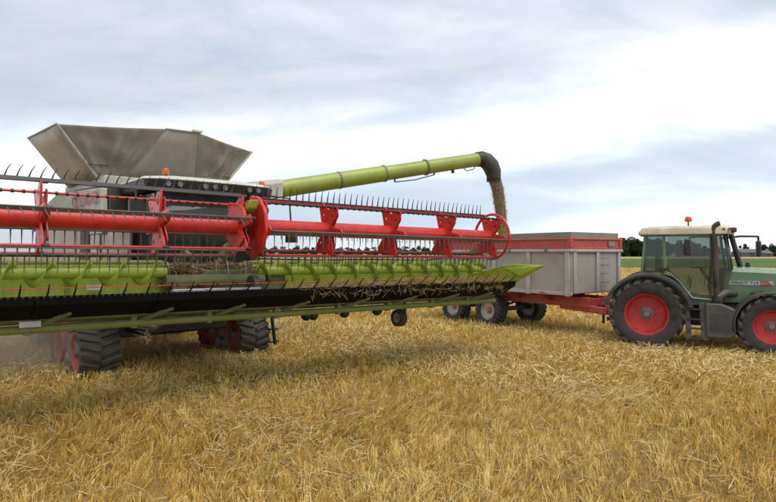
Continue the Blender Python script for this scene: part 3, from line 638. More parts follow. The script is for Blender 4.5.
# reel bats with tines
def tine_mesh(nm, ln, bend, m, wd=.011, lean=0.):
    pts = []; rs = []
    for i in range(5):
        f = i/4; pts.append((bend*ln*f*f, ln*(.12*lean*f+lean*f*f*.88), ln*f)); rs.append(wd*(1-.7*f))
    return MB().tube(pts, rs, 4).mesh('tine', m)
tm_up = tine_mesh('u', .19, .2, tinem, .016, .36); tm_dn = tine_mesh('d', .27, .16, tinec, .015); tm_fr = tine_mesh('f', .25, .45, tinec, .014); tm_upr = tine_mesh('ur', .25, .2, tinem, .015); tm_frl = tine_mesh('fl', .17, .3, tinec, .014, .25)
def bat(s0, s1, ang, tube_m, strip_m, strip_dir, tine, tine_ang, indiv_max, joint=None):
    x, z = rp(ang); e = empty('reel_bat', (x-4, s0, z), 0, header)
    MB().tube([(0, 0, 0), (0, s1-s0, 0)], .019, 8).build('bat_tube', tube_m, e)
    if strip_m:
        sx, sz = math.cos(R(strip_dir))*.028, math.sin(R(strip_dir))*.028
        MB().bar((sx, .02, sz), (sx, s1-s0-.02, sz), .024, .06, (math.sin(R(strip_dir+90)) and math.cos(R(strip_dir+90)), 0, math.sin(R(strip_dir+90)))).build('tine_bar', strip_m, e, .003)
    n = int((s1-s0)/.131); rest = MB(); rot = Matrix.Rotation(R(90-tine_ang), 4, 'Y')
    cl_ = MB().tube([(0, -.018, 0), (0, .018, 0)], .028, 8).mesh('clamp', black)
    for i in range(n):
        yy = .06+i*.131; s = s0+yy
        jit = random.uniform(-.07, .07)
        if tine is None: inst('clamp', cl_, e, (0, yy, 0)); continue
        if indiv_max[0] <= s <= indiv_max[1]:
            inst('tine', tine, e, (0, yy, 0), (0, R(90-tine_ang)+jit, random.uniform(-.05, .05)))
        else:
            rest.add([rot @ v.co+Vector((0, yy, 0)) for v in tine.vertices], [tuple(p.vertices) for p in tine.polygons])
    if rest.v: rest.build('tines', tine.materials[0], e)['kind'] = 'stuff'
LI = (-4.5, 1)
bat(-6.35, -.60, 72, black, tinem, 20, tm_up, 88, LI)
bat(-6.35, -.60, 132, red, None, 0, None, 0, LI)
bat(-6.35, -.60, 12, grey, tinec, -30, tm_frl, -25, LI)
bat(-6.35, -.60, 192, red, tinec, 270, tm_dn, -88, LI)
bat(-6.35, -.60, 252, red, tinec, 300, tm_dn, -86, LI)
bat(-6.35, -.60, 312, red, tinec, 270, tm_dn, -90, LI)
RI = (-1, 6)
bat(-.26, 5.62, 110, red, tinem, 100, tm_upr, 92, RI)
bat(-.26, 5.62, 50, black, None, 0, None, 0, RI)
bat(-.26, 5.62, 350, grey, tinec, -30, tm_fr, -62, (-1, 3.0))
bat(-.26, 5.62, 170, red, tinec, 270, tm_dn, -80, (9, 9))
bat(-.26, 5.62, 230, red, tinec, 300, tm_dn, -84, (9, 9))
bat(-.26, 5.62, 290, red, tinec, 270, tm_dn, -90, (-1, 3.0))
# dividers at both ends
dv_poly = [(3.08, 1.56), (3.06, 2.0), (3.4, 1.98), (4.15, 2.16), (4.5, 2.20), (5.36, 2.19), (5.30, 2.15), (4.60, 1.80), (4.2, 1.6)]
for s in (5.99, -6.59):
    H().prism(dv_poly, 'y', s-.03, s+.03).build('divider', lime, header, .012)
    H().prism([(4.3, 2.10), (5.33, 2.185), (4.72, 1.92)], 'y', s-.075, s+.075).build('divider_nose', lime, header, .02)
H().bb(3.2, 4.5, 6.025, 6.04, 1.78, 1.80).build('trim_strip', redw, header)
# small wheel folded under the header
tw = wheel('wheel', header, (3.6-4, 3.30, 1.05), .22, .17, .11, -1, rimg, orange, 0, label='small transport wheel under the table')
H().bar((3.6, 3.45, 1.05), (3.6, 3.45, 1.4), .06, .06).tube([(3.6, 3.3, 1.05), (3.6, 3.47, 1.05)], .03, 8).build('wheel_bracket', black, header)
# plates and stickers
H().bb(4.35, 4.36, -3.10, -2.90, 1.60, 1.67).build('number_plate', white, header).rotation_euler = (0, 0, 0)
H().bb(4.05, 4.06, -3.6, -3.35, 1.375, 1.455).build('sticker', white, header)
H().bb(3.215, 3.225, -2.65, -2.42, 1.80, 1.88).build('sticker', white, header)
# straw caught on the table
def hw_(f, s, z): return np.stack([HB.x+.625*(f-4)+.781*s, HB.y-.781*(f-4)+.625*s, z-.010*s], 1)
n = 4600; s_ = RNG.uniform(.3, 5.6, n); lf_ = np.clip(.5+.5*lowfreq(s_, s_*0, 2.3, 4), 0, 1.3)
straw_heap('straw', 'cut straw heaped along the knife of the right half of the header', None, hw_(RNG.normal(4.38, .12, n), s_, 1.79+np.abs(RNG.normal(0, .055, n))*(.35+lf_)), .13, .3, .0028, cm=hsm, down=.4)
n = 190; s_ = RNG.uniform(.5, 5.5, n)
straw_heap('straw', 'straw strands hanging down over the black belly of the header', None, hw_(RNG.normal(4.63, .03, n), s_, 1.74-np.abs(RNG.normal(0, .05, n))), .17, .35, .003, cm=hsm, down=1.5)
n = 2600; s_ = RNG.uniform(-1.5, .02, n)
straw_heap('straw', 'straw mat lying in the feeder opening of the header', None, hw_(RNG.normal(3.28, .10, n), s_, 2.08+RNG.uniform(-.22, .12, n)), .25, .3, .005, cm=hsm)
n = 500; s_ = RNG.uniform(-6, -1.6, n)
straw_heap('straw', 'thin scatter of straw on the left half of the table', None, hw_(RNG.normal(3.4, .12, n), s_, 1.64+np.abs(RNG.normal(0, .03, n))), .2, .2, .004)
n = 20
straw_heap('straw', 'wisp of straw dangling from the lower header tube', None, hw_(RNG.normal(4.0, .02, n), RNG.normal(-1.95, .05, n), RNG.uniform(1.05, 1.32, n)), .25, .3, .004, down=1.6)

# ================================================================== TRAILER
TRZ = math.atan2(-.815, .58)
trailer = empty('tipping_trailer', (6.12, 16.7, 0), TRZ)
tag(trailer, 'grey steel tipping trailer with red top boards on a red tandem chassis', 'trailer')
TW, TL = 1.2, 6.0
zb, zt = 1.27, 2.42
for s in (-1, 1):
    MB().prism([(-TL, zb), (-TL, zt), (0, zt), (0, zb), (-.12, zb-.06), (-TL+.12, zb-.06)], 'y', s*(TW-.04), s*TW).build('side_wall', alu, trailer, .01)
    MB().bb(-TL-.05, .05, s*(TW-.08), s*(TW+.07), zt, zt+.09).build('top_rail', alud, trailer, .02)
    MB().bb(-TL-.02, .02, s*(TW-.05), s*(TW+.03), zb-.08, zb+.02).build('bottom_rail', alud, trailer, .015)
    for k in range(5):
        x = -.10-1.42*k; MB().prism([(x-.085, zb-.1), (x+.085, zb-.1), (x+.075, zt), (x-.075, zt)], 'y', s*(TW+.002), s*(TW+.06)).build('post', alud, trailer, .02)
    # red boards in lengths
    for a, b in ((-TL, -3.05), (-3.03, -.12)):
        MB().bb(a, b, s*(TW-.05), s*(TW-.01), zt+.092, zt+.38).build('top_board', redw, trailer, .012)
        MB().bb(a, b, s*(TW-.012), s*(TW+.02), zt+.36, zt+.40).build('board_rib', redw, trailer, .012)
        MB().bb(a, b, s*(TW-.012), s*(TW+.02), zt+.10, zt+.14).build('board_rib', redw, trailer, .01)
    MB().bb(-.115, .03, s*(TW-.07), s*(TW+.05), zt+.092, zt+.42).build('corner_post', redw, trailer, .02)
    MB().bb(-TL, -.04, s*(TW-.09), s*(TW-.06), zt+.38, zt+.58).build('extension_board', mesh_ext, trailer, .008)
for x, th in ((0, -.04), (-TL, .04)):
    MB().bb(x, x+th, -TW+.042, TW-.042, zb-.02, zt).build('end_wall', alu, trailer, .01)
    sx = 1 if x == 0 else -1
    MB().bb(x-.03*sx, x+.07*sx, -TW+.08, TW-.08, zt, zt+.088).build('top_rail', alud, trailer, .02)
    MB().bb(x-.05*sx, x-.01*sx, -TW+.07, TW-.07, zt+.092, zt+.38).build('top_board', redw, trailer, .012)
    MB().bb(x-.012*sx, x+.02*sx, -TW+.07, TW-.07, zt+.36, zt+.40).build('board_rib', redw, trailer, .01)
    MB().bb(x-.012*sx, x+.02*sx, -TW+.07, TW-.07, zt+.10, zt+.14).build('board_rib', redw, trailer, .01)
    MB().bb(x-.09*sx, x-.06*sx, -TW+.092, TW-.092, zt+.38, zt+.58).build('extension_board', mesh_ext, trailer, .008)
    MB().prism([(-.07, zb-.02), (.07, zb-.02), (.07, zt-.002), (-.07, zt-.002)], 'x', x+.002*sx, x+.06*sx).build('post', alud, trailer, .02)
    for s in (-1, 1): MB().bb(x+.002*sx, x+.055*sx, s*TW-.07*s, s*TW-.20*s, zb-.02, zt-.002).build('post', alud, trailer, .02)
MB().bb(-TL+.05, -.05, -TW+.05, TW-.05, zb-.04, zb).build('floor', alu, trailer)
# window in the front board, rungs
MB().bb(.021, .03, .55, .85, zt+.17, zt+.33).build('plate', mesh_ext, trailer)
for z in (1.55, 1.8, 2.05, 2.25): MB().tube([(.06, .12, z), (.13, .12, z), (.13, .42, z), (.06, .42, z)], .014, 6).build('rung', grey, trailer)
# grain in the trailer
gh = MB().sheet(lambda u, v: (-TL+.1+(TL-.2)*u, -TW+.1+(2*TW-.2)*v, 2.35+.40*math.exp(-((u-.38)*3.2)**2-((v-.45)*2.6)**2)+.02*math.sin(u*40)*math.sin(v*31)), 40, 20).build('grain_heap', grain_m, None)
gh.location = trailer.location; gh.rotation_euler = (0, 0, TRZ); tag(gh, 'heap of grain filling the grey trailer', 'grain', kind='stuff')
# chassis
for s in (-1, 1): MB().bb(-TL+.2, .1, s*.42, s*.56, .82, 1.12).build('chassis_beam', redw, trailer, .015)
for x in (-5.6, -4.0, -2.4, -.9, .0): MB().bb(x-.06, x+.06, -.42, .42, .86, 1.08).build('cross_member', redw, trailer, .01)
for s in (-1, 1):
    for x in (-1.2, -2.4, -5.4): MB().prism([(s*.56, .95), (s*(TW-.05), 1.16), (s*(TW-.05), 1.23), (s*.56, 1.12)], 'x', x-.05, x+.05).build('outrigger', redw, trailer, .008)
hit = Matrix.Rotation(-TRZ, 4, 'Z') @ (Vector((6.48, 15.62, 0))-Vector((6.12, 16.7, 0)))
MB().bar((-.9, -.49, .84), (hit.x*.55, hit.y*.5-.22, .76), .14, .2).build('drawbar', redw, trailer, .02); MB().bar((-.9, .49, .84), (hit.x*.55, hit.y*.5+.22, .76), .14, .2).build('drawbar', redw, trailer, .02)
MB().bar((hit.x*.5, hit.y*.5, .76), (hit.x, hit.y, .66), .34, .18).build('drawbar', redw, trailer, .03)
MB().lathe([(-.04, .05), (-.04, .1), (.04, .1), (.04, .05)], (hit.x, hit.y, .66), 16, 'z', True).build('towing_eye', dark, trailer)
MB().tube([(.15, .1, .35), (.15, .1, .9)], .04, 8).build('support_leg', dark, trailer)
MB().tube([(.06, -.1, 1.2), (.5, -.15, .95), (hit.x*.8, hit.y*.9, 1.02), (hit.x+.3, hit.y, 1.0)], .016, 6).build('hose', black, trailer)
MB().tube([(.06, .1, 1.25), (.5, .1, 1.05), (hit.x*.8, hit.y*.8+.1, 1.1), (hit.x+.3, hit.y+.1, 1.1)], .014, 6).build('hose', orange, trailer)
MB().tube([(-.3, -.3, 1.0), (-.3, -.3, 1.22)], .09, 10).build('tipping_ram', dark, trailer)
for x in (-3.3, -5.0):
    MB().bb(x-.07, x+.07, -1.0, 1.0, .46, .6).build('axle', dark, trailer, .01)
    for s in (-1, 1):
        wheel('wheel', trailer, (x, s*.98, .52), .54, .44, .30, s, rimg, orange, 22, .02, .45)
        MB().bar((x-.55, s*.49, .80), (x+.0, s*.49, .62), .1, .06).bar((x, s*.49, .62), (x+.55, s*.49, .80), .1, .06).build('leaf_spring', dark, trailer, .006)
# falling grain
tipw = tip; spw = (combine.matrix_basis if False else (Matrix.Translation(O) @ Matrix.Rotation(CRZ, 4, 'Z'))) @ (P0+pe+hz*.50-Vector((0, 0, .66)))
n = 45000; q = RNG.uniform(0, 1, n)**1.15; zt0, zt1 = spw.z, 2.6
zfall = zt0+(zt1-zt0)*q; hd = Vector((tip.x-piv.x, tip.y-piv.y, 0)).normalized()
drift = .42*np.sqrt(q); rad = (.20-.06*q)*np.sqrt(RNG.uniform(0, 1, n))*np.where(RNG.uniform(0, 1, n) < .06, 1.35, 1); an = RNG.uniform(0, 6.28, n)
C = np.stack([spw.x+hd.x*drift+rad*np.cos(an), spw.y+hd.y*drift+rad*np.sin(an), zfall], 1); lg = RNG.uniform(.005, .018, n)
sp = np.stack([0*lg+.25*lg*hd.x, .25*lg*hd.y, -lg], 1)
gm = straw_material('falling_grain', (.30, .21, .11), (.43, .32, .19), (.56, .44, .28))
core = []
for k in range(25):
    f = k/24; z_ = spw.z+.12+(2.5-spw.z-.12)*f; dr = .42*math.sqrt(max(0, f))
    core.append([Vector((spw.x+hd.x*dr+r_*math.cos(2*PI*j/16), spw.y+hd.y*dr+r_*math.sin(2*PI*j/16), z_)) for j in range(16) for r_ in ((.165-.045*f)*(1+.16*math.sin(j*2.4+k*.8)+random.uniform(-.07, .07)),)])
gc = MB().loft(core).build('falling_grain', mat('grain_stream', (.45, .34, .21), .9, var=.35, scale=22, dust=.3, dustcol=(.52, .42, .28), bump=.8), None); tag(gc, 'dense core of the grain stream below the black spout', 'grain', kind='stuff')
go = bpy.data.objects.new('falling_grain', stem_mesh('falling_grain', C-sp, C+sp, RNG.uniform(.0035, .0065, n), RNG.uniform(0, 1, n), gm, 3, .9)); COL.objects.link(go)
tag(go, 'loose grains around the stream pouring from the black spout', 'grain', kind='stuff')

# ================================================================== TRACTOR
XRZ = -R(26); xh = Vector((math.cos(XRZ), math.sin(XRZ), 0)); xl = Vector((-math.sin(XRZ), math.cos(XRZ), 0))
tractor = empty('tractor', Vector((6.58, 14.5, 0))+xl*.95, XRZ)
tag(tractor, 'dark green farm tractor with red wheel rims and cream cab roof', 'tractor')
for s in (-1, 1):
    wheel('wheel', tractor, (0, s*.95, .86), .88, .56, .52, s, redrim, grey, 20, .06, -.2)
    wheel('wheel', tractor, (2.66, s*.93, .68), .70, .46, .395, s, redrim, grey, 18, .052, .0)
# rear fenders
def arch(name, m, cx, cz, r0, r1, a0, a1, y0, y1, th=.035, lip=.0, n=26):
    rings = []
    for k in range(n+1):
        a = R(a0+(a1-a0)*k/n); r_ = r0+(r1-r0)*k/n; c, s = math.cos(a), math.sin(a)
        rings.append([Vector((cx+(r_+d)*c, y, cz+(r_+d)*s)) for y, d in ((y0, -lip), (y0, 0), (y0+(y1-y0)*.15, th), (y1, th), (y1, 0), (y0+(y1-y0)*.12, 0), (y0+(y1-y0)*.03, -lip))])
    return MB().loft(rings).build(name, m, tractor, 0)
for s in (-1, 1):
    arch('fender', tgrey, 0, .86, .99, 1.03, 168, 12, s*1.24, s*.70, .035, .05)
    MB().prism([(.98*math.cos(R(a)), .86+1.0*math.sin(R(a))) for a in range(150, 8, -6)]+[(.75, 1.0), (-.4, 1.0)], 'y', s*.70, s*.66).build('fender_side', tgreen, tractor)
    arch('mudguard', tgrey, 2.66, .68, .78, .80, 190, 35, s*1.18, s*.72, .025, .03)
    MB().tube([(2.4, s*.55, .9), (2.5, s*.8, 1.5)], .03, 6).build('mudguard_bracket', black, tractor)
MB().bb(-.35, .35, -.7, .7, .62, 1.1).build('rear_axle', tgrey2, tractor, .05)
MB().bb(.3, 2.2, -.32, .32, .55, 1.15).build('gearbox', tgrey2, tractor, .05)
MB().bb(2.1, 3.55, -.27, .27, .62, 1.15).build('engine_block', tgrey2, tractor, .05)
MB().bb(2.55, 2.77, -.85, .85, .56, .76).build('front_axle', tgrey2, tractor, .03)
MB().bb(-.75, -.3, -.12, .12, .55, .8).build('hitch', dark, tractor, .02)
for s in (-1, 1):
    MB().bar((-.3, s*.4, .75), (-1.0, s*.42, .62), .06, .1).build('lift_arm', dark, tractor, .01)
    MB().bar((-.3, s*.4, 1.2), (-.75, s*.42, .66), .05, .05).build('lift_link', dark, tractor, .01)
# hood
def hring(x, zt_, zb_, hw, k=.82):
    return [Vector(p) for p in ((x, -hw, zb_), (x, -hw, zb_+(zt_-zb_)*.62), (x, -hw*.93, zb_+(zt_-zb_)*.86), (x, -hw*.70, zt_-.02), (x, 0, zt_), (x, hw*.70, zt_-.02), (x, hw*.93, zb_+(zt_-zb_)*.86), (x, hw, zb_+(zt_-zb_)*.62), (x, hw, zb_))]
MB().loft([hring(1.66, 2.06, 1.16, .44), hring(2.2, 2.05, 1.18, .43), hring(2.9, 2.01, 1.2, .42), hring(3.5, 1.93, 1.2, .41), hring(3.78, 1.84, 1.2, .38), hring(3.86, 1.72, 1.22, .35)]).build('hood', tgreen, tractor, .01)
MB().bb(3.84, 3.90, -.30, .30, 1.22, 1.66).build('grille', black, tractor, .02)
for s in (-1, 1):
    MB().bb(1.84, 2.77, s*.441-.004*s, s*.441+.004*s, 1.615, 1.715).build('decal_stripe', decw, tractor)
    text('lettering', 'FENDT 714', .095, decb, tractor, (2.18, s*.4475, 1.665), (PI/2, 0, 0 if s < 0 else PI), .001, 0, .56)
    MB().prism([(2.50, 1.617), (2.50, 1.713), (2.66, 1.713), (2.75, 1.617)], 'y', s*.445, s*.448).build('decal_stripe', decr, tractor)
    MB().bb(2.30, 2.42, s*.42, s*.436, 1.34, 1.44).build('vent', black, tractor, .01); MB().bb(2.62, 2.76, s*.42, s*.436, 1.34, 1.42).build('vent', black, tractor, .01)
    text('lettering', 'vario', .06, decw, tractor, (2.58, s*.449, 1.665), (PI/2, 0, 0 if s < 0 else PI), .001, .2, .14)
# front weight carrier
MB().bb(3.6, 4.1, -.35, .35, .6, 1.05).build('front_weight', tgrey2, tractor, .05)
# steps and tank
MB().prism([(1.30, .36), (1.30, 1.18), (1.62, 1.18), (1.93, 1.05), (1.93, .42), (1.80, .34)], 'y', -1.12, -.45).build('fuel_tank', tgrey2, tractor, .03)
MB().prism([(1.30, .36), (1.30, 1.18), (1.62, 1.18), (1.93, 1.05), (1.93, .42), (1.80, .34)], 'y', .45, 1.12).build('fuel_tank', tgrey2, tractor, .03)
st = empty('steps', (1.12, -1.1, .28), 0, tractor)
for x in (-.17, .165): MB().bar((x, 0, 0), (x-.06, .12, .92), .025, .12).build('stringer', tgrey2, st, .005)
for k in range(4): MB().bb(-.17-.015*k, .15-.015*k, -.05+.03*k, .14+.03*k, .02+.235*k, .05+.235*k).build('step', dark, st, .004)
MB().box((1.18, -.98, .74), (.03, .02, .05)).build('reflector', amber, tractor)
# cab frame
CW = .80
def pil(p, q, wv=.06, m=tgreen, nm='cab_pillar'): return MB().bar(p, q, wv, wv*1.1).build(nm, m, tractor, .012)
for s in (-1, 1):
    y = s*CW; yt = s*(CW-.06)
    pil((-.12, y, 1.86), (-.04, yt, 2.88)); pil((.42, y, 1.84), (.40, yt, 2.88), .075); pil((1.52, y*.98, 1.2), (1.54, yt, 2.88), .07)
    pil((1.85, y*.62, 2.0), (1.74, yt*.9, 2.88), .05, black)
    MB().tube([(-.12, y, 1.87), (.42, y, 1.87)], .03, 6).build('cab_sill', tgreen, tractor)
    MB().prism([(-.10, 1.88), (-.03, 2.86), (.38, 2.86), (.40, 1.88)], 'y', y*.965-.006, y*.965+.006).build('window', gl_cab, tractor)
    # door glass, narrowing along the fender
    MB().prism([(.47, 1.90), (.45, 2.86), (1.50, 2.86), (1.49, 1.30), (1.05, 1.30), (.72, 1.72)], 'y', y*.975-.006, y*.975+.006).build('door_glass', gl_cab, tractor)
    MB().tube([(.50, y, 1.90), (.74, y, 1.68), (1.02, y, 1.28), (1.48, y, 1.24)], .032, 6).build('door_frame', tgreen, tractor)
    MB().prism([(.74, 1.66), (1.02, 1.26), (1.5, 1.22), (1.5, 1.12), (.72, 1.1)], 'y', y*.93-.01, y*.93+.01).build('door_panel', tgreen, tractor)
    MB().bar((.98, y*1.03, 1.55), (1.0, y*1.03, 1.78), .03, .03).build('door_handle', black, tractor, .005)
    MB().bar((1.38, y*1.03, 1.5), (1.42, y*1.03, 2.2), .025, .025).build('grab_rail', black, tractor, .005)
    MB().box((.42, y*1.06, 1.99), (.20, .05, .07)).build('door_latch', black, tractor, .01)
    MB().prism([(1.56, 1.24), (1.58, 2.86), (1.76, 2.86), (1.90, 2.02), (1.75, 1.24)], 'y', y*.80-.005, y*.80+.005).build('window', gl_cab, tractor)
MB().add([(1.93, -.5, 2.0), (1.93, .5, 2.0), (1.80, .64, 2.86), (1.80, -.64, 2.86)], [(0, 1, 2, 3)]).build('windscreen', gl_cab, tractor, 0, .01)
MB().add([(-.11, -.74, 1.9), (-.11, .74, 1.9), (-.05, .68, 2.86), (-.05, -.68, 2.86)], [(0, 1, 2, 3)]).build('window', gl_cab, tractor, 0, .01)
MB().bb(-.1, 1.55, -.74, .74, 1.1, 1.28).build('cab_floor', tgrey, tractor, .02)
MB().bb(-.12, -.04, -.72, .72, 1.2, 1.88).build('cab_back', tgreen, tractor, .02)
MB().prism([(1.55, 1.2), (1.55, 1.95), (1.75, 2.02), (1.75, 1.2)], 'y', -.5, .5).build('dashboard', tgrey, tractor, .02)
MB().bb(.25, .72, -.26, .26, 1.55, 1.7).bb(.18, .32, -.25, .25, 1.7, 2.35).bb(.2, .3, -.13, .13, 2.38, 2.56).build('seat', seatm, tractor, .04)
MB().tube([(1.5, 0, 1.6), (1.25, 0, 2.0)], .035, 8).lathe([(-.015, .19), (0, .205), (.015, .19), (0, .175)], (1.22, 0, 2.02), 20, 'z', True).build('steering_wheel', black, tractor)
def rring(z, k, x0, x1): return [Vector(p) for p in ((x0, -.82*k, z), (x0+.1, -.90*k, z), (x1-.2, -.92*k, z), (x1, -.76*k, z), (x1, .76*k, z), (x1-.2, .92*k, z), (x0+.1, .90*k, z), (x0, .82*k, z))]
MB().loft([rring(2.86, 1.0, -.20, 1.93), rring(2.93, 1.0, -.20, 1.95), rring(3.03, .97, -.12, 1.90), rring(3.08, .85, .05, 1.7)]).build('cab_roof', tcream, tractor, .015)
MB().bb(.35, .75, -.3, .1, 3.08, 3.105).build('roof_hatch', tcream, tractor, .01)
MB().bb(1.86, 1.97, -.85, .85, 2.90, 3.02).build('lamp_panel', tgrey, tractor, .02)
lp = MB().lathe([(0, .001), (0, .045), (-.05, .045), (-.05, .001)], (0, 0, 0), 12, 'x').mesh('work_lamp', lens)
for y in (-.74, -.56, .56, .74): inst('work_lamp', lp, tractor, (1.985, y, 2.965))
for y in (-.925,):
    for x in (1.70, 1.82): inst('work_lamp', lp, tractor, (x, y+.01, 2.975), (0, 0, -PI/2), (.8, .8, .8))
MB().tube([(.95, -.55, 3.05), (.95, -.55, 3.2)], .018, 6).build('beacon_stem', black, tractor)
MB().lathe([(0, .001), (0, .07), (.03, .085), (.09, .08), (.13, .05), (.14, .001)], (.95, -.55, 3.19), 16, 'z').build('beacon', amber, tractor)
# exhaust on the near side, air intake beyond
MB().tube([(1.57, -.86, 1.15), (1.55, -.86, 1.7), (1.51, -.86, 2.6), (1.485, -.86, 2.85), (1.485, -.86, 2.98), (1.51, -.86, 3.06), (1.56, -.86, 3.11), (1.62, -.86, 3.13)], [.062, .062, .072, .07, .064, .06, .058, .058], 14).build('exhaust', rust, tractor)
MB().tube([(1.57, -.86, .95), (1.57, -.86, 1.35)], .115, 14).build('exhaust_elbow', tgrey, tractor); MB().tube([(1.57, -.86, 1.30), (1.72, -.75, 1.42), (1.95, -.45, 1.40)], .10, 12).build('exhaust_elbow', tgrey, tractor)
MB().bar((1.58, -.86, 1.83), (1.56, -.6, 1.83), .05, .05).build('exhaust_clamp', tgreen, tractor, .006)
MB().tube([(1.72, .32, 2.98), (1.86, .31, 3.0), (1.96, .31, 2.86), (2.05, .30, 2.5), (2.17, .30, 2.0)], .065, 10).build('air_intake', black, tractor)
# mirrors
MB().tube([(1.52, -.80, 2.78), (1.20, -1.18, 2.80), (.96, -1.24, 2.78), (.94, -1.24, 2.66)], .018, 6).build('mirror_arm', black, tractor)
MB().bb(.84, .98, -1.34, -1.16, 2.34, 2.74).build('mirror', black, tractor, .03)
MB().tube([(1.80, .84, 2.80), (2.3, 1.5, 2.86), (2.75, 1.95, 2.86), (2.78, 1.98, 2.55)], .032, 6).build('mirror_arm', black, tractor)
MB().bb(2.70, 2.82, 1.86, 2.08, 2.30, 2.74).build('mirror', black, tractor, .03)
MB().bb(2.30, 2.40, .50, .60, 2.0, 2.16).build('head_lamp', black, tractor, .02)

# ================================================================== far trees and farm buildings
leafm = []
for i, c in enumerate(((.030, .050, .022), (.038, .060, .028), (.045, .068, .026), (.028, .045, .026))):
    leafm.append(mat('foliage_%d' % i, c, .8, var=.45, scale=1.2, dust=.05, dustcol=(.1, .12, .06), spec=.1))
barkm = mat('bark', (.09, .07, .05), .9, dust=.1)
def crown_mesh(i, n=2600, conic=0.):
    rs = np.random.default_rng(40+i); cs = []
    for k in range(16):
        a = rs.uniform(0, 6.28); zz_ = rs.uniform(.08, .92); rr = rs.uniform(.1, .34)*(1-conic*zz_)*(1.15 if zz_ < .7 else .7); cs.append((rr*math.cos(a), rr*math.sin(a), zz_, rs.uniform(.10, .2)*(1-.5*conic*zz_)))
    vs = []; fs = []
    for k in range(n):
        c = cs[rs.integers(len(cs))]; d = rs.normal(0, 1, 3); d /= np.linalg.norm(d); r_ = c[3]*rs.uniform(.55, 1.05)
        p = np.array(c[:3])+d*r_; u = rs.normal(0, 1, 3); u /= np.linalg.norm(u); v = np.cross(u, rs.normal(0, 1, 3)); v /= np.linalg.norm(v)+1e-6; s_ = rs.uniform(.022, .045)
        b = len(vs); vs += [tuple(p+u*s_), tuple(p+v*s_), tuple(p-u*s_), tuple(p-v*s_*.8)]; fs.append((b, b+1, b+2, b+3))
    m = MB(); m.v = vs; m.f = fs; return m.mesh('crown', leafm[i % 4], 0)
crowns = [crown_mesh(i) for i in range(4)]+[crown_mesh(4, 1200, .7)]
trm = MB().tube([(0, 0, 0), (.01, 0, .2), (0, .01, .5)], [.035, .028, .012], 7).tube([(0, 0, .28), (.12, .04, .5)], [.018, .008], 5).tube([(0, 0, .33), (-.1, -.08, .55)], [.016, .007], 5).mesh('trunk', barkm)
def tree(px, D, h, wk, k, label, group):
    e = empty('tree', ((px-388)/570*D, D, 0)); e.scale = (h*wk, h*wk, h); e.rotation_euler.z = random.uniform(0, 6)
    inst('trunk', trm, e); inst('crown', crowns[k], e); tag(e, label, 'tree', group); return e
# dense wood edge between trailer and tractor, seen again through the cab glass
ORD = ['first', 'second', 'third', 'fourth', 'fifth', 'sixth', 'seventh', 'eighth', 'ninth', 'tenth', '11th', '12th', '13th', '14th', '15th', '16th', '17th', '18th', '19th', '20th']+['%dth' % q if q not in (21, 22, 23, 31, 32, 33) else {1: '%dst', 2: '%dnd', 3: '%drd'}[q % 10] % q for q in range(21, 50)]
i = 0
for px, hh in ((611, 10.5), (619, 11), (626, 11.5), (633, 10.5), (639, 11.5), (646, 10.8), (653, 11), (660, 10.5), (668, 10), (677, 9.5), (686, 8.8), (694, 8), (703, 7), (712, 6.5), (722, 6)):
    D = 372+random.uniform(-14, 14); tree(px, D, hh*1.02, random.uniform(1.35, 1.7), i % 4, 'dark leafy tree on the horizon behind the tractor, %s counted from the trailer' % ORD[i], 'wood edge behind the tractor'); i += 1
tree(743, 372, 8.6, .95, 0, 'lone small tree rising above the grey barn roof', None)
j = 0
for px, hh in ((758, 7.6), (765, 8.0), (772, 7.8), (780, 8.4), (788, 8), (798, 7)): tree(px, 360+random.uniform(-10, 10), hh, 1.15, i % 4, 'round green tree on the horizon, %s past the barn' % ORD[j], 'trees past the barn'); i += 1; j += 1
px = 236; j = 0
while px < 470:
    D = 640+random.uniform(-30, 30); tree(px, D, random.uniform(7.5, 10.5), random.uniform(1.2, 1.7), i % 4, 'far dark tree seen under the reel, %s of its row from the left' % ORD[j], 'trees seen through the reel'); i += 1; j += 1; px += random.uniform(6, 9.5)
barn_w = mat('barn_wall', (.08, .08, .085), .8, dust=.1); barn_r = mat('barn_roof', (.09, .095, .105), .7, dust=.1)
def barn(px, D, wd, h, label):
    e = empty('barn', ((px-388)/570*D, D, 0)); MB().bb(-wd/2, wd/2, -5, 5, 0, h*.55).build('wall', barn_w, e)
    MB().prism([(-5.4, h*.55), (0, h), (5.4, h*.55)], 'x', -wd/2-.3, wd/2+.3).build('roof', barn_r, e)
    MB().bb(-wd*.1, wd*.12, -5.05, -5.0, 0, h*.42).build('door', dark, e); tag(e, label, 'barn')
barn(747, 345, 13, 4.9, 'long low grey barn on the horizon right of the tractor cab'); barn(763, 350, 6, 4.0, 'small grey shed at the end of the long barn')

# ------------------------------------------------------------------ dust hanging around the combine
dm = bpy.data.materials.new('dust_air'); dm.use_nodes = True; t = dm.node_tree; t.nodes.clear()
o_ = t.nodes.new('ShaderNodeOutputMaterial'); pv = t.nodes.new('ShaderNodeVolumePrincipled'); pv.inputs['Color'].default_value = (.90, .76, .54, 1); pv.inputs['Anisotropy'].default_value = .2
c_ = t.nodes.new('ShaderNodeTexCoord'); ln_ = t.nodes.new('ShaderNodeVectorMath'); ln_.operation = 'LENGTH'; t.links.new(c_.outputs['Object'], ln_.inputs[0])
mr = t.nodes.new('ShaderNodeMapRange'); mr.inputs['From Min'].default_value = 1.; mr.inputs['From Max'].default_value = .1; mr.interpolation_type = 'SMOOTHERSTEP'; t.links.new(ln_.outputs['Value'], mr.inputs['Value'])
nz = t.nodes.new('ShaderNodeTexNoise'); nz.inputs['Scale'].default_value = 2.2; nz.inputs['Detail'].default_value = 3; t.links.new(c_.outputs['Object'], nz.inputs['Vector'])
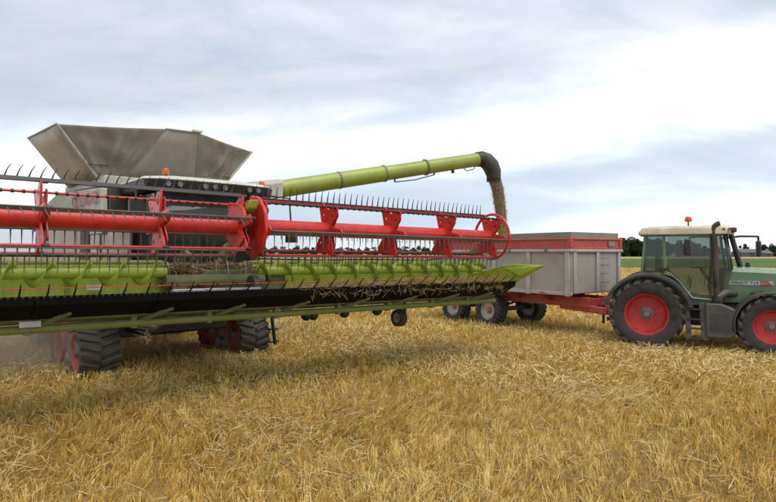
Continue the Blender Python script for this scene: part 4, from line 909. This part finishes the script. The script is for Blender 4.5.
m1 = t.nodes.new('ShaderNodeMath'); m1.operation = 'MULTIPLY'; t.links.new(mr.outputs[0], m1.inputs[0]); t.links.new(nz.outputs['Fac'], m1.inputs[1])
m2 = t.nodes.new('ShaderNodeMath'); m2.operation = 'MULTIPLY'; m2.inputs[1].default_value = .75; t.links.new(m1.outputs[0], m2.inputs[0]); t.links.new(m2.outputs[0], pv.inputs['Density'])
t.links.new(pv.outputs[0], o_.inputs['Volume'])
db = bmesh.new(); bmesh.ops.create_icosphere(db, subdivisions=3, radius=1); dme = bpy.data.meshes.new('dust'); db.to_mesh(dme); db.free(); dme.materials.append(dm)
do = inst('dust', dme, None, (-9.0, 11.6, .9), (0, 0, 0), (4.8, 4.2, 3.0)); tag(do, 'thin tan dust hanging in the air behind the header', 'dust', kind='stuff')

# ------------------------------------------------------------------ small fittings
MB().tube([(1.80, .1, 2.0), (1.86, -.25, 2.75)], .012, 5).tube([(1.845, -.12, 2.45), (1.885, -.38, 3.05)], .014, 5).build('wiper', black, combine)
MB().bb(1.70, 1.76, -.02, .02, 1.98, 3.52).build('cab_pillar', dark, combine)
H().tube([(RX-.35, -.48, RZ-.02), (RX-.2, -.50, RZ+.22), (RX+.1, -.49, RZ+.26), (RX+.3, -.50, RZ+.1), (RX+.2, -.50, RZ-.2)], .017, 6).build('hose', black, header)
H().tube([(3.1, -.9, 2.25), (3.4, -.8, 2.45), (3.7, -.55, 2.62), (RX-.1, -.5, RZ-.1)], .018, 6).build('hose', black, header)
H().tube([(3.05, .3, 2.3), (3.0, 1.5, 2.27), (3.02, 3.0, 2.29), (3.0, 4.6, 2.27), (3.1, 5.7, 2.4)], .016, 6).build('hose', black, header)
bolt = MB().lathe([(-.012, .001), (-.012, .016), (0, .016)], (0, 0, 0), 6, 'x').mesh('bolt', steel)
for y_ in [SL+.12+.42*k for k in range(29)]:
    if -1.6 < y_ < .2: continue
    inst('bolt', bolt, header, (3.208-4, y_, 2.13), (0, 0, PI))
for y_ in (-4.6, -2.9, 1.51, 3.01, 4.51): H().bb(3.20, 3.225, y_-.03, y_+.03, 1.6, 2.17).build('panel_joint', limed, header, .004)
for s_ in (-1, 1):
    for x_ in (-.82, -2.24, -3.66, -5.08):
        MB().bb(x_-.05, x_+.05, s_*(TW+.07), s_*(TW+.095), zt+.02, zt+.16).build('board_latch', grey, trailer, .006)
    for x_ in (-1.0, -4.6): MB().bb(x_-.09, x_+.09, s_*(TW+.031), s_*(TW+.038), zb-.06, zb-.01).build('reflector', amber, trailer)
MB().bb(1.40, 1.80, -1.128, -1.121, .50, .95).build('tank_panel', tgrey, tractor, .01)
MB().tube([(1.60, -1.0, 1.18), (1.60, -1.0, 1.24)], .05, 10).build('tank_cap', black, tractor)
MB().tube([(1.95, .05, 2.02), (1.885, -.25, 2.55)], .012, 5).build('wiper', black, tractor)
for s_ in (-1, 1): MB().box((-.92, s_*1.0, 1.22), (.04, .2, .09)).build('tail_lamp', amber, tractor, .01)
